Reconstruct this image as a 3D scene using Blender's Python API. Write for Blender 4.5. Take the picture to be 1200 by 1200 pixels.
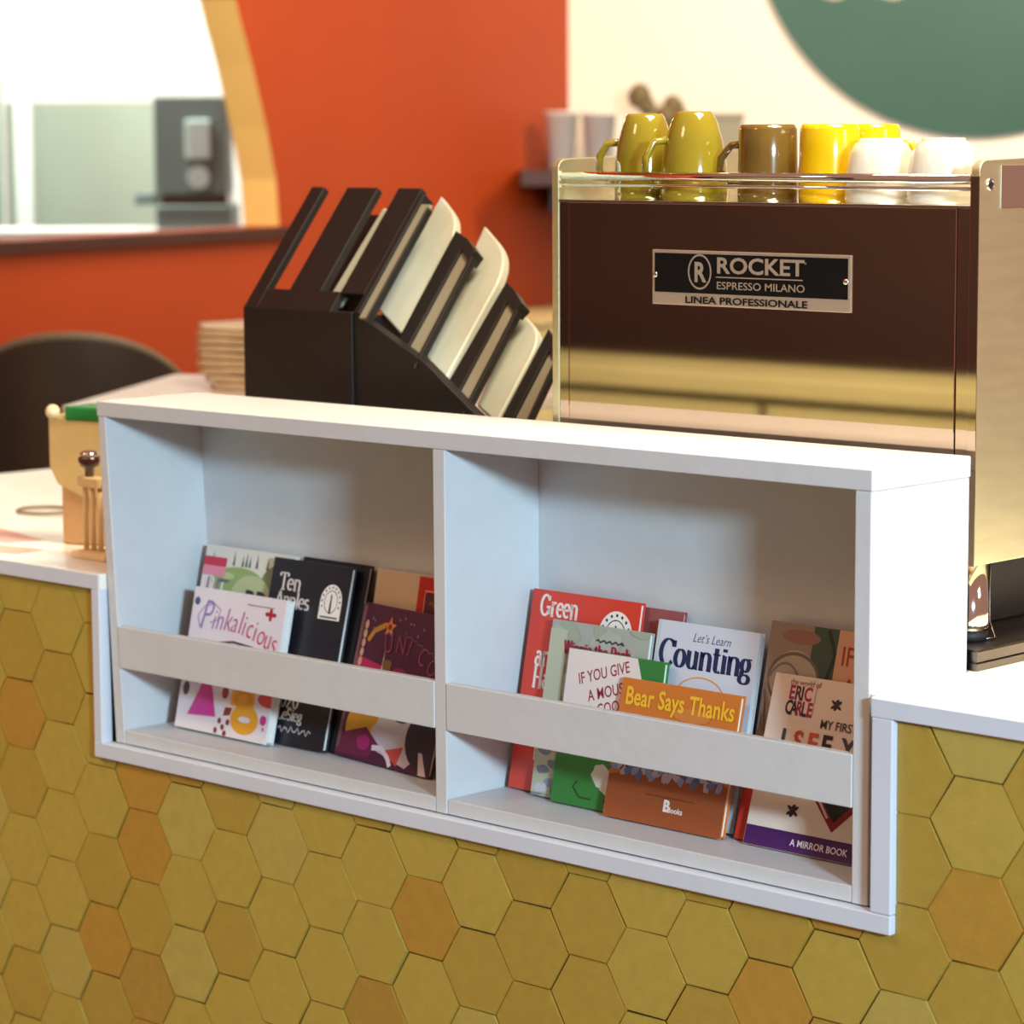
import bpy, bmesh, math, random
from mathutils import Vector, Matrix, Euler
random.seed(7)
for o in list(bpy.data.objects): bpy.data.objects.remove(o)
SC = bpy.context.scene
COL = SC.collection
R = math.radians

# ---------------------------------------------------------------- camera, world, lights, exposure
cd = bpy.data.cameras.new('camera'); cam = bpy.data.objects.new('camera', cd); COL.objects.link(cam)
cam.location = (3.067, -2.4265, 0.8037)
cam.rotation_mode = 'XYZ'
cam.matrix_world = Matrix.Translation(cam.location) @ Matrix.Rotation(R(43.852), 4, 'Z') @ Matrix.Rotation(R(82.707), 4, 'X') @ Matrix.Rotation(R(-.2826), 4, 'Z')
cd.sensor_width = 36; cd.lens = 3458.8/1200*36; cd.clip_start = .05; cd.clip_end = 60
cd.dof.use_dof = True; cd.dof.focus_distance = 3.32; cd.dof.aperture_fstop = 6.2
SC.camera = cam
w = bpy.data.worlds.new('world'); SC.world = w; w.use_nodes = True
bgn = w.node_tree.nodes['Background']; bgn.inputs[0].default_value = (1.0, .50, .36, 1); bgn.inputs[1].default_value = .42
SC.view_settings.view_transform = 'Standard'; SC.view_settings.look = 'None'
SC.view_settings.gamma = 1; SC.view_settings.exposure = 0.0; SC.view_settings.use_curve_mapping = False

def area(name, loc, target, sx, sy, power, col):
    l = bpy.data.lights.new(name, 'AREA'); l.shape = 'RECTANGLE'; l.size = sx; l.size_y = sy; l.energy = power; l.color = col
    o = bpy.data.objects.new(name, l); COL.objects.link(o); o.location = loc
    o.rotation_euler = (Vector(target)-Vector(loc)).to_track_quat('-Z', 'Y').to_euler()
    return o
area('window_daylight', (4.95, -2.0, 1.36), (.6, 0, .2), .55, .32, 262, (.56, .81, 1.0))
area('ceiling_lamp_bar', (.15, -2.25, 2.4), (.6, 0, .2), .5, .5, 14, (1.0, .58, .36))
area('ceiling_lamp_counter', (1.45, .30, 2.3), (.9, .2, .3), .8, .8, 108, (1.0, .86, .62))
area('ceiling_lamp_side', (3.1, .6, 1.35), (1.2, .1, .3), .5, .5, 6, (1.0, .88, .68))
area('ceiling_lamp_room', (-1.9, 2.6, 2.1), (-3.2, 4.2, .7), 1.4, 1.4, 54, (1.0, .84, .64))
area('wall_washer', (-.9, 4.9, 2.5), (-1.7, 6.4, 1.2), 1.5, .5, 105, (1.0, .90, .70))
area('banquette_fill_light', (-1.2, -1.6, 2.1), (-1.6, -3.2, -.2), 1.2, .6, 115, (1.0, .90, .68))  # added fill light that brightens the banquette mirrored in the machine

# ---------------------------------------------------------------- materials
def mat(name, col, rough=.5, metal=0, noise=0, nscale=20, spec=.5, bump=0, bscale=200, coat=0, stretch=None):
    m = bpy.data.materials.new(name); m.use_nodes = True; nt = m.node_tree; b = nt.nodes['Principled BSDF']
    def lin(c): return tuple(((x/255)/12.92 if x/255 <= .04045 else ((x/255+.055)/1.055)**2.4) for x in c)
    c = lin(col)
    b.inputs['Base Color'].default_value = (*c, 1); b.inputs['Roughness'].default_value = rough; b.inputs['Metallic'].default_value = metal
    b.inputs['Specular IOR Level'].default_value = spec; b.inputs['Coat Weight'].default_value = coat
    tc = nt.nodes.new('ShaderNodeTexCoord'); mp = nt.nodes.new('ShaderNodeMapping')
    nt.links.new(tc.outputs['Object'], mp.inputs[0])
    if stretch: mp.inputs['Scale'].default_value = stretch
    if noise:
        n = nt.nodes.new('ShaderNodeTexNoise'); n.inputs['Scale'].default_value = nscale; n.inputs['Detail'].default_value = 6
        nt.links.new(mp.outputs[0], n.inputs['Vector'])
        r = nt.nodes.new('ShaderNodeValToRGB')
        r.color_ramp.elements[0].position = .3; r.color_ramp.elements[1].position = .7
        r.color_ramp.elements[0].color = (*[x*(1-noise) for x in c], 1); r.color_ramp.elements[1].color = (*[min(1, x*(1+noise)) for x in c], 1)
        nt.links.new(n.outputs[0], r.inputs[0]); nt.links.new(r.outputs[0], b.inputs['Base Color'])
    if bump:
        n2 = nt.nodes.new('ShaderNodeTexNoise'); n2.inputs['Scale'].default_value = bscale
        nt.links.new(mp.outputs[0], n2.inputs['Vector'])
        bp = nt.nodes.new('ShaderNodeBump'); bp.inputs['Strength'].default_value = bump; bp.inputs['Distance'].default_value = .002
        nt.links.new(n2.outputs[0], bp.inputs['Height']); nt.links.new(bp.outputs[0], b.inputs['Normal'])
    return m
_mc = {}
def paint(col, rough=.45):
    k = (tuple(col), rough)
    if k not in _mc: _mc[k] = mat('ink_%02x%02x%02x' % tuple(col), col, rough)
    return _mc[k]

M = dict(
    white=mat('white_painted_board', (202, 206, 207), .45, noise=.02, nscale=30, bump=.25, bscale=60),
    trim=mat('white_edge_trim', (206, 214, 224), .4, noise=.02, nscale=12),
    top=mat('white_laminate', (240, 236, 226), .35),
    body=mat('counter_core', (90, 70, 40), .8),
    grout=mat('dark_grout', (52, 40, 20), .9),
    orange=mat('orange_paint', (176, 62, 2), .6, noise=.04, nscale=2),
    orangel=mat('light_orange_paint', (255, 214, 124), .6),
    cream=mat('cream_paint', (240, 234, 214), .6, noise=.015, nscale=3),
    green=mat('green_sign_paint', (44, 84, 66), .5, noise=.06, nscale=3),
    maroon=mat('maroon_paint', (52, 26, 22), .7, noise=.08, nscale=2),
    tan=mat('cream_upholstery', (206, 206, 150), .6),
    floor=mat('dark_floor', (96, 74, 56), .5, noise=.1, nscale=6),
    brown=mat('dark_brown_wood', (66, 28, 16), .5, noise=.15, nscale=8),
    black=mat('black_plastic', (30, 25, 20), .42, noise=.1, nscale=40),
    orgblack=mat('matte_black_board', (20, 17, 14), .45, noise=.08, nscale=60),
    mirror=mat('polished_steel', (196, 176, 160), .03, 1, noise=.03, nscale=8),
    steel=mat('brushed_steel', (238, 238, 200), .38, 1, noise=.05, nscale=14, bump=.05, bscale=300, stretch=(1, 1, 6)),
    chrome=mat('chrome', (225, 222, 216), .08, 1),
    darksteel=mat('dark_steel', (120, 112, 104), .3, 1, noise=.1, nscale=10),
    rubber=mat('black_rubber', (18, 18, 22), .6),
    badgeblack=mat('badge_black', (10, 9, 9), .6, spec=.15),
    badgesilver=mat('badge_silver', (190, 170, 152), .35, .6),
    mustard=mat('mustard_glaze', (126, 110, 26), .12, coat=.6, noise=.06, nscale=20),
    olive=mat('olive_brown_glaze', (98, 74, 28), .14, coat=.6, noise=.12, nscale=30),
    yellow=mat('yellow_glaze', (206, 164, 8), .14, coat=.6),
    whiteglaze=mat('white_glaze', (196, 190, 174), .2, coat=.4),
    paperw=mat('white_paper', (252, 250, 240), .7, noise=.03, nscale=12),
    page=mat('book_pages', (226, 224, 214), .8, noise=.08, nscale=3, stretch=(1, 60, 1)),
    kraft=mat('kraft_paper', (204, 166, 118), .75, noise=.05, nscale=20),
    kraftl=mat('pale_kraft_paper', (216, 196, 138), .6, noise=.05, nscale=20),
    greenlid=mat('green_label', (20, 120, 50), .5),
    beige=mat('beige_button', (225, 205, 160), .5),
    wood=mat('pale_wood', (232, 204, 156), .5, noise=.08, nscale=30, stretch=(1, 1, .1)),
    knob=mat('dark_brown_gloss', (60, 22, 16), .2, coat=.5),
    pink=mat('pale_pink_paper', (244, 196, 184), .7),
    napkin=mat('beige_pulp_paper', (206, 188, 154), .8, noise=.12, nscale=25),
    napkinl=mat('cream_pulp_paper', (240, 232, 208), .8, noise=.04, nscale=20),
    chairb=mat('black_leather', (60, 54, 48), .4),
    bright=mat('white_far_wall', (250, 250, 244), .7),
    greygreen=mat('grey_green_panel', (158, 166, 150), .6, noise=.05, nscale=2),
    greyp=mat('light_grey_frame', (206, 212, 204), .5),
    teal=mat('pale_teal_panel', (170, 205, 190), .5),
    grind=mat('grey_teal_metal', (122, 138, 136), .5, 0),
    grindl=mat('pale_display', (205, 225, 222), .4),
    greybox=mat('grey_card', (150, 145, 122), .7),
    dried=mat('dried_flower', (120, 104, 70), .8, noise=.2, nscale=30),
    rackgrey=mat('rim_and_lit_side_grey', (128, 122, 102), .5),  # grey of the chair rim; on the rack, light put into colour
    lidw=mat('frosted_white_plastic', (178, 180, 164), .4, noise=.05, nscale=14),
)

# ---------------------------------------------------------------- mesh helpers
def link(name, bm, mats, parent=None, smooth=False):
    me = bpy.data.meshes.new(name); bm.normal_update(); bm.to_mesh(me); bm.free()
    if not isinstance(mats, (list, tuple)): mats = [mats]
    for m in mats: me.materials.append(M[m] if isinstance(m, str) else m)
    if smooth:
        for p in me.polygons: p.use_smooth = True
    o = bpy.data.objects.new(name, me); COL.objects.link(o)
    if parent: o.parent = parent
    return o
def bev(o, w=.0012, s=2):
    b = o.modifiers.new('bevel', 'BEVEL'); b.width = w; b.segments = s; b.limit_method = 'ANGLE'; b.angle_limit = R(40)
    return o
def box(bm, lo, hi, mi=0):
    x0, y0, z0 = lo; x1, y1, z1 = hi
    v = [bm.verts.new(p) for p in ((x0,y0,z0),(x1,y0,z0),(x1,y1,z0),(x0,y1,z0),(x0,y0,z1),(x1,y0,z1),(x1,y1,z1),(x0,y1,z1))]
    for f in ((0,3,2,1),(4,5,6,7),(0,1,5,4),(1,2,6,5),(2,3,7,6),(3,0,4,7)):
        bm.faces.new([v[i] for i in f]).material_index = mi
def boxo(name, lo, hi, m, parent=None, b=.0012):
    bm = bmesh.new(); box(bm, lo, hi); o = link(name, bm, m, parent)
    if b: bev(o, b)
    return o
def prism(bm, pts, d, mi=0):
    """pts: list of 3D points of a planar polygon, extruded by vector d"""
    d = Vector(d); a = [bm.verts.new(p) for p in pts]; b = [bm.verts.new(Vector(p)+d) for p in pts]; n = len(pts)
    bm.faces.new(a).material_index = mi; bm.faces.new(b[::-1]).material_index = mi
    for i in range(n): bm.faces.new((a[i], b[i], b[(i+1) % n], a[(i+1) % n])).material_index = mi
def fixn(bm): bmesh.ops.recalc_face_normals(bm, faces=bm.faces[:])
def prismo(name, pts, d, m, parent=None, b=0):
    bm = bmesh.new(); prism(bm, pts, d); fixn(bm); o = link(name, bm, m, parent)
    if b: bev(o, b)
    return o
def lathe(bm, prof, c=(0,0,0), n=40, mi=0, caps=True):
    rings = []
    for r, z in prof:
        rings.append([bm.verts.new((c[0]+r*math.cos(2*math.pi*i/n), c[1]+r*math.sin(2*math.pi*i/n), c[2]+z)) for i in range(n)])
    for a, b in zip(rings, rings[1:]):
        for i in range(n): bm.faces.new((a[i], a[(i+1) % n], b[(i+1) % n], b[i])).material_index = mi
    if caps:
        bm.faces.new(rings[0][::-1]).material_index = mi; bm.faces.new(rings[-1]).material_index = mi
def tube(bm, path, r, n=12, mi=0):
    path = [Vector(p) for p in path]; rings = []
    for i, p in enumerate(path):
        t = (path[min(i+1, len(path)-1)]-path[max(i-1, 0)]).normalized()
        up = Vector((0, 0, 1)) if abs(t.z) < .9 else Vector((1, 0, 0))
        a = t.cross(up).normalized(); b = t.cross(a)
        rr = r(i/(len(path)-1)) if callable(r) else r
        rings.append([bm.verts.new(p+a*rr*math.cos(2*math.pi*k/n)+b*rr*math.sin(2*math.pi*k/n)) for k in range(n)])
    for a, b in zip(rings, rings[1:]):
        for i in range(n): bm.faces.new((a[i], a[(i+1) % n], b[(i+1) % n], b[i])).material_index = mi
    bm.faces.new(rings[0]).material_index = mi; bm.faces.new(rings[-1]).material_index = mi
    fixn(bm)
def empty(name, loc, label, cat, group=None, rot=(0,0,0)):
    o = bpy.data.objects.new(name, None); COL.objects.link(o); o.location = loc; o.rotation_euler = rot; o.empty_display_size = .02
    o['label'] = label; o['category'] = cat
    if group: o['group'] = group
    return o
def tag(o, label, cat, group=None, kind=None):
    o['label'] = label; o['category'] = cat
    if group: o['group'] = group
    if kind: o['kind'] = kind
    return o
def struct(o): o['kind'] = 'structure'; return o

# ---------------------------------------------------------------- lettering
def text_polys(s, size, bold=0., sx=1., shear=0., align='LEFT'):
    """sans lettering from the built-in font, as (verts2d, faces)"""
    c = bpy.data.curves.new('t', 'FONT'); c.body = s; c.size = size; c.offset = bold*size; c.shear = shear; c.align_x = align
    c.resolution_u = 3
    o = bpy.data.objects.new('t', c); COL.objects.link(o)
    dg = bpy.context.evaluated_depsgraph_get(); me = bpy.data.meshes.new_from_object(o.evaluated_get(dg))
    vs = [(v.co.x*sx, v.co.y) for v in me.vertices]; fs = [tuple(p.vertices) for p in me.polygons]
    bpy.data.objects.remove(o); bpy.data.curves.remove(c); bpy.data.meshes.remove(me)
    return vs, fs
def _S(a, b, y=0): return ('L', a, y, b, y)
G = {
 'T': (.74, [('L',.37,0,.37,1), _S(.2,.54), ('L',.02,1,.72,1), ('L',.02,1,.02,.8), ('L',.72,1,.72,.8)]),
 'e': (.56, [('A',.27,.34,.23,.32,0,312), ('L',.05,.37,.5,.37)]),
 'n': (.66, [('L',.13,0,.13,.66), _S(.02,.25), _S(.02,.13,.66), ('A',.33,.42,.2,.24,180,0), ('L',.53,.42,.53,0), _S(.42,.64)]),
 'A': (.76, [('L',.08,0,.38,1), ('L',.38,1,.68,0), _S(.17,.58,.34), _S(-.02,.18), _S(.57,.79)]),
 'p': (.6, [('L',.12,-.3,.12,.66), _S(.01,.24,-.3), _S(.01,.12,.66), ('A',.3,.34,.23,.32,150,-150)]),
 'l': (.28, [('L',.14,0,.14,1), _S(.03,.26), _S(.03,.14,1)]),
 's': (.46, [('A',.22,.49,.16,.17,30,270), ('A',.22,.17,.17,.16,90,-150)]),
 'G': (.86, [('A',.38,.5,.34,.5,45,345), ('L',.7,.42,.7,.06), _S(.5,.84,.42), ('L',.66,.98,.66,.74)]),
 'r': (.5, [('L',.13,0,.13,.66), _S(.02,.26), _S(.02,.13,.66), ('A',.3,.42,.18,.24,180,55)]),
 'E': (.7, [('L',.14,0,.14,1), _S(.02,.64,1), _S(.02,.64,0), _S(.14,.45,.52), ('L',.64,1,.64,.78), ('L',.64,0,.64,.22)]),
 'a': (.6, [('A',.24,.2,.18,.2,0,360), ('L',.44,0,.44,.45), ('A',.26,.46,.18,.2,0,150), _S(.44,.56)]),
 'd': (.64, [('A',.28,.34,.22,.32,30,330), ('L',.48,0,.48,1), _S(.37,.48,1), _S(.48,.6)]),
 'H': (.84, [('L',.16,0,.16,1), ('L',.66,0,.66,1), _S(.16,.66,.5), _S(.03,.29), _S(.53,.79), _S(.03,.29,1), _S(.53,.79,1)]),
 'C': (.76, [('A',.4,.5,.35,.5,42,318), ('L',.68,.98,.68,.72)]),
 'o': (.6, [('A',.29,.33,.23,.33,0,360)]),
 'u': (.66, [('L',.13,.66,.13,.22), ('A',.31,.22,.18,.22,180,330), ('L',.5,.66,.5,0), _S(.02,.13,.66), _S(.39,.5,.66), _S(.5,.62)]),
 't': (.44, [('L',.18,.9,.18,.18), ('A',.32,.18,.14,.18,180,310), _S(.02,.38,.66)]),
 'i': (.3, [('L',.15,0,.15,.66), _S(.03,.27), _S(.03,.15,.66), ('L',.15,.8,.15,.92)]),
 'g': (.58, [('A',.25,.42,.18,.23,0,360), ('A',.25,-.1,.22,.17,0,360), ('L',.12,.2,.1,.05), _S(.38,.54,.66)]),
 'B': (.7, [('L',.14,0,.14,1), ('A',.34,.76,.22,.24,90,-90), ('A',.34,.26,.28,.26,90,-90), _S(.02,.34,1), _S(.02,.34,0), _S(.14,.34,.52)]),
 'y': (.58, [('L',.08,.66,.3,.05), ('L',.52,.66,.18,-.28), _S(-.02,.2,.66), _S(.42,.62,.66)]),
 'L': (.66, [('L',.14,0,.14,1), _S(.02,.28,1), _S(.02,.6,0), ('L',.6,0,.6,.26)]),
 'S': (.62, [('A',.3,.74,.22,.25,30,270), ('A',.3,.25,.24,.25,90,-150)]),
 'W': (1.0, [('L',.07,1,.27,0), ('L',.27,0,.48,1), ('L',.48,1,.7,0), ('L',.7,0,.92,1), _S(-.03,.17,1), _S(.38,.58,1), _S(.82,1.0,1)]),
 'h': (.66, [('L',.13,0,.13,1), _S(.02,.25), _S(.02,.13,1), ('A',.33,.42,.2,.24,180,0), ('L',.53,.42,.53,0), _S(.42,.64)]),
 'P': (.66, [('L',.14,0,.14,1), ('A',.34,.74,.24,.26,90,-90), _S(.02,.34,1), _S(.14,.34,.48), _S(.02,.28)]),
 '2': (.56, [('A',.26,.72,.2,.26,170,-40), ('L',.42,.55,.06,.02), _S(.06,.5,.02)]),
 '0': (.6, [('A',.29,.5,.22,.48,0,360)]),
 '.': (.25, [('L',.1,0,.1,.12)]), '’': (.2, [('L',.1,.8,.1,1)]), ' ': (.34, []),
}
def serif_polys(s, size, thick=.17, thin=.07, sx=1.):
    vs, fs = [], []; x0 = 0
    def ribbon(pts, closed):
        n = len(pts); L = []
        for i, (x, y) in enumerate(pts):
            a = pts[(i-1) % n] if (closed or i) else pts[i]; b = pts[(i+1) % n] if (closed or i < n-1) else pts[i]
            tx, ty = b[0]-a[0], b[1]-a[1]; l = math.hypot(tx, ty) or 1; tx /= l; ty /= l
            wd = (thin+(thick-thin)*abs(ty)**1.3)/2
            L.append(((x-ty*wd, y+tx*wd), (x+ty*wd, y-tx*wd)))
        base = len(vs)
        for a, b in L: vs.append(((a[0]+x0)*size*sx, a[1]*size)); vs.append(((b[0]+x0)*size*sx, b[1]*size))
        for i in range(n-(0 if closed else 1)):
            j = (i+1) % n; fs.append((base+2*i, base+2*i+1, base+2*j+1, base+2*j))
    for ch in s:
        adv, st = G.get(ch, G['o'])
        for k in st:
            if k[0] == 'L': ribbon([(k[1], k[2]), (k[3], k[4])], False)
            else:
                _, cx, cy, rx, ry, a0, a1 = k; full = abs(a1-a0) >= 360; n = 16
                pts = [(cx+rx*math.cos(R(a0+(a1-a0)*i/n)), cy+ry*math.sin(R(a0+(a1-a0)*i/n))) for i in range(n if full else n+1)]
                ribbon(pts, full)
        x0 += adv
    return vs, fs
def stroke(pts, wd):
    """a drawn line of constant or tapering width"""
    vs, fs = [], []; n = len(pts)
    for i, (x, y) in enumerate(pts):
        a = pts[max(i-1, 0)]; b = pts[min(i+1, n-1)]; tx, ty = b[0]-a[0], b[1]-a[1]; l = math.hypot(tx, ty) or 1
        ww = wd/2; vs += [(x-ty/l*ww, y+tx/l*ww), (x+ty/l*ww, y-tx/l*ww)]
    for i in range(n-1): fs.append((2*i, 2*i+1, 2*i+3, 2*i+2))
    return vs, fs
def blob(cx, cy, rx, ry, n=20, a0=0, a1=360, jit=0, rot=0):
    vs = []
    for i in range(n):
        a = R(a0+(a1-a0)*i/(n if a1-a0 >= 360 else n-1)); k = 1+random.uniform(-jit, jit)
        x, y = rx*k*math.cos(a), ry*k*math.sin(a); c, s = math.cos(R(rot)), math.sin(R(rot))
        vs.append((cx+x*c-y*s, cy+x*s+y*c))
    return vs, [tuple(range(n))]
def poly(*pts): return list(pts), [tuple(range(len(pts)))]
def ring(cx, cy, rx, ry, wd, n=28):
    vs, fs = [], []
    for i in range(n):
        a = 2*math.pi*i/n
        vs += [(cx+rx*math.cos(a), cy+ry*math.sin(a)), (cx+(rx-wd)*math.cos(a), cy+(ry-wd)*math.sin(a))]
    for i in range(n): j = (i+1) % n; fs.append((2*i, 2*i+1, 2*j+1, 2*j))
    return vs, fs
class Art:
    """printed artwork in plane coordinates (u right, v up) on a flat face; each print a hair above the last"""
    def __init__(s): s.items = []
    def add(s, pf, col, dx=0, dy=0, rot=0):
        vs, fs = pf; c, q = math.cos(R(rot)), math.sin(R(rot))
        s.items.append(([(x*c-y*q+dx, x*q+y*c+dy) for x, y in vs], fs, col)); return s
    def build(s, name, parent, y=0., clip=None, o3=(0,0,0), step=.000018, start=.00025):
        bm = bmesh.new(); mats = []; L = start
        for vs, fs, col in s.items:
            m = paint(col) if not isinstance(col, str) else M[col]
            if m not in mats: mats.append(m)
            mi = mats.index(m); b2 = bmesh.new()
            vv = [b2.verts.new((x, 0, z)) for x, z in vs]
            for f in fs:
                try: b2.faces.new([vv[i] for i in f])
                except ValueError: pass
            if clip:
                for co, no in (((clip[0],0,0),(-1,0,0)), ((clip[2],0,0),(1,0,0)), ((0,0,clip[1]),(0,0,-1)), ((0,0,clip[3]),(0,0,1))):
                    bmesh.ops.bisect_plane(b2, geom=b2.verts[:]+b2.edges[:]+b2.faces[:], plane_co=co, plane_no=no, clear_outer=True)
            b2.normal_update()
            mp = {}
            for v in b2.verts: mp[v] = bm.verts.new((v.co.x+o3[0], y-L, v.co.z+o3[2]))
            for f in b2.faces:
                vl = [mp[v] for v in f.verts]
                if f.normal.y > 0: vl = vl[::-1]
                bm.faces.new(vl).material_index = mi
            b2.free(); L += step
        return link(name, bm, mats, parent)

# ---------------------------------------------------------------- ROOM (shell)
FL = -.73
F = Vector((-.692798, .721132, 0)); RT = Vector((.721132, .692798, 0))
O = Vector((-3.719, 4.921, 0))                                   # corner where the orange and the cream wall meet
WD = Vector((-.260793, .965395, 0)); WN = Vector((-.965395, -.260793, 0))   # along the orange wall to the corner; out through it
def P(u, v, z): return O+RT*u-F*v+Vector((0, 0, z))              # u along the cream wall, v out from it
def Q(s, z, n=0.): return O-WD*s+WN*n+Vector((0, 0, z))          # s along the orange wall from the corner
struct(boxo('floor', (-9, -4, FL-.05), (6, 9, FL), 'floor', b=0))
# orange wall with its round-arched opening
A0, AR, ZS = 1.795, 1.62, .548
def arch_pts():
    pts = []
    # right edge of the opening rises from the sill and curves away over the top
    for i in range(25):
        t = R(90*i/24); pts.append((A0+AR*(1-math.cos(t))*1.0, ZS+AR*math.sin(t)*1.0))
    return pts
def wall_with_arch():
    bm = bmesh.new(); H2 = 3.0; SE = 6.2
    a = [(1.780, ZS), (1.793, .68), (1.838, .825), (1.905, 1.0), (1.983, 1.175), (2.085, 1.33), (2.22, 1.49), (2.40, 1.64), (2.62, 1.75), (2.9, 1.80), (3.2, 1.75), (3.42, 1.62), (3.62, 1.45), (3.78, 1.2), (3.88, .95), (3.93, ZS)]
    top = [(s, H2) for s, z in a]
    def quad(p0, p1, p2, p3):
        prism(bm, [Q(*p0), Q(*p1), Q(*p2), Q(*p3)], WN*.12)
    quad((0, FL), (a[0][0], FL), (a[0][0], ZS), (0, ZS)); quad((0, ZS), (a[0][0], ZS), (a[0][0], H2), (0, H2))
    quad((a[0][0], FL), (a[-1][0], FL), (a[-1][0], ZS), (a[0][0], ZS))
    for (s0, z0), (s1, z1) in zip(a, a[1:]): quad((s0, z0), (s1, z1), (s1, H2), (s0, H2))
    quad((a[-1][0], FL), (SE, FL), (SE, H2), (a[-1][0], H2))
    fixn(bm)
    o = link('wall_left', bm, ['orange', 'orangel'])
    # the reveal of the opening is painted light orange
    for p in o.data.polygons:
        c = p.center; n = p.normal
        if abs(n.dot(WN)) < .5 and c.z > ZS+.004 and c.z < 2.9:
            s = -(c-O).dot(WD)
            if 1.75 < s < 3.95: p.material_index = 1
    return o
struct(wall_with_arch())
# dark wooden sill under the opening
bm = bmesh.new(); prism(bm, [Q(1.74, ZS-.032, -.03), Q(3.96, ZS-.032, -.03), Q(3.96, ZS-.032, .0), Q(1.74, ZS-.032, .0)], (0, 0, .030)); fixn(bm)
struct(link('trim_1', bm, 'brown'))
# cream wall
bm = bmesh.new(); prism(bm, [P(-.1, 0, FL), P(8.5, 0, FL), P(8.5, -.12, FL), P(-.1, -.12, FL)], (0, 0, 3.75)); fixn(bm)
struct(link('wall_back', bm, 'cream'))
# front wall behind the camera (it shows in the polished machine)
struct(boxo('wall_front', (-8, -3.72, FL), (1.2, -3.6, 1.9), 'maroon', b=0))

# room beyond the opening
def Z2(u, d, z): return Vector((3.067, -2.4265, 0))+F*d+RT*u+Vector((0, 0, z))
def rbox(name, u0, u1, d0, d1, z0, z1, m, parent=None, b=0):
    bm = bmesh.new(); prism(bm, [Z2(u0, d0, z0), Z2(u1, d0, z0), Z2(u1, d1, z0), Z2(u0, d1, z0)], (0, 0, z1-z0)); fixn(bm)
    o = link(name, bm, m, parent)
    if b: bev(o, b)
    return o
struct(rbox('wall_far', -4.6, -.1, 13.2, 13.3, FL, 3.0, 'bright'))
area('far_room_lamp', Z2(-2.0, 10.5, 2.6), Z2(-2.2, 13.2, .7), 2.0, .8, 260, (.96, 1.0, .93))
pn = rbox('low_partition', -2.07, -1.40, 12.2, 12.26, FL, .942, 'greygreen'); tag(pn, 'grey-green half-height partition seen through the arched opening', 'partition')
struct(rbox('window_1', -1.90, -1.835, 11.4, 11.46, FL, 2.6, 'greyp'))
tl = rbox('wardrobe', -2.4, -1.98, 11.2, 11.6, FL, 2.3, 'teal', b=.004); tag(tl, 'pale teal cabinet at the left edge beyond the opening', 'cabinet')
bc = rbox('low_cabinet', -2.3, -.5, 10.6, 11.0, FL, .470, 'greyp', b=.004); tag(bc, 'pale cabinet under the grey coffee grinder in the far room', 'cabinet')
gr = empty('coffee_grinder', Z2(-1.20, 10.8, .470), 'grey blurred coffee machine standing beyond the arched opening', 'coffee machine')
g0 = Vector(gr.location)
def gbox(name, u0, u1, d0, d1, z0, z1, m, par=gr):
    bm = bmesh.new(); prism(bm, [Z2(u0, d0, z0)-g0, Z2(u1, d0, z0)-g0, Z2(u1, d1, z0)-g0, Z2(u0, d1, z0)-g0], (0, 0, z1-z0)); fixn(bm)
    return bev(link(name, bm, m, par), .006)
gb = gbox('body', -1.28, -1.02, 10.68, 10.95, .595, .945, 'grind')
gbox('drip_tray', -1.27, -1.0, 10.62, 10.95, .472, .555, 'grind')
gbox('base', -1.26, -1.02, 10.70, 10.94, .555, .596, 'darksteel')
gbox('arm', -1.36, -1.27, 10.72, 10.78, .555, .60, 'grind')
gbox('display', -1.165, -1.075, 10.665, 10.682, .72, .86, 'grindl')
bm = bmesh.new(); lathe(bm, [(.04, 0), (.04, .02)], n=24); bmesh.ops.rotate(bm, verts=bm.verts[:], matrix=Matrix.Rotation(R(90), 3, 'X') )
bmesh.ops.rotate(bm, verts=bm.verts[:], matrix=Matrix.Rotation(R(43.85), 3, 'Z')); bmesh.ops.translate(bm, verts=bm.verts[:], vec=Z2(-1.12, 10.68, .655)-g0); fixn(bm)
link('dial', bm, 'grindl', gr)

# round green sign on the cream wall
sg = empty('round_sign', P(1.37, 0, 1.547-.758), 'large round dark green wall sign above the white cups', 'sign')
bm = bmesh.new(); n = 96
cc = P(1.37, .002, 1.547)-Vector(sg.location)
prism(bm, [cc+RT*.758*math.cos(2*math.pi*i/n)+Vector((0, 0, .758*math.sin(2*math.pi*i/n))) for i in range(n)], -F*.02); fixn(bm)
link('disc', bm, 'green', sg)
for k, (u, zz) in enumerate(((.884, 1.248), (1.080, 1.248))):
    bm = bmesh.new(); m_ = 24; c2 = P(u, .0235, zz+.07)-Vector(sg.location)
    vs, fs = ring(0, 0, .075, .075, .03, m_)
    vv = [bm.verts.new(c2+RT*x+Vector((0, 0, y))) for x, y in vs]
    for f in fs: bm.faces.new([vv[i] for i in f])
    bmesh.ops.solidify(bm, geom=bm.faces[:], thickness=.004); fixn(bm)
    o = link('lettering', bm, 'cream', sg)
    if k == 0: o['label'] = 'cream lettering of which only the rounded foot shows'

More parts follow.
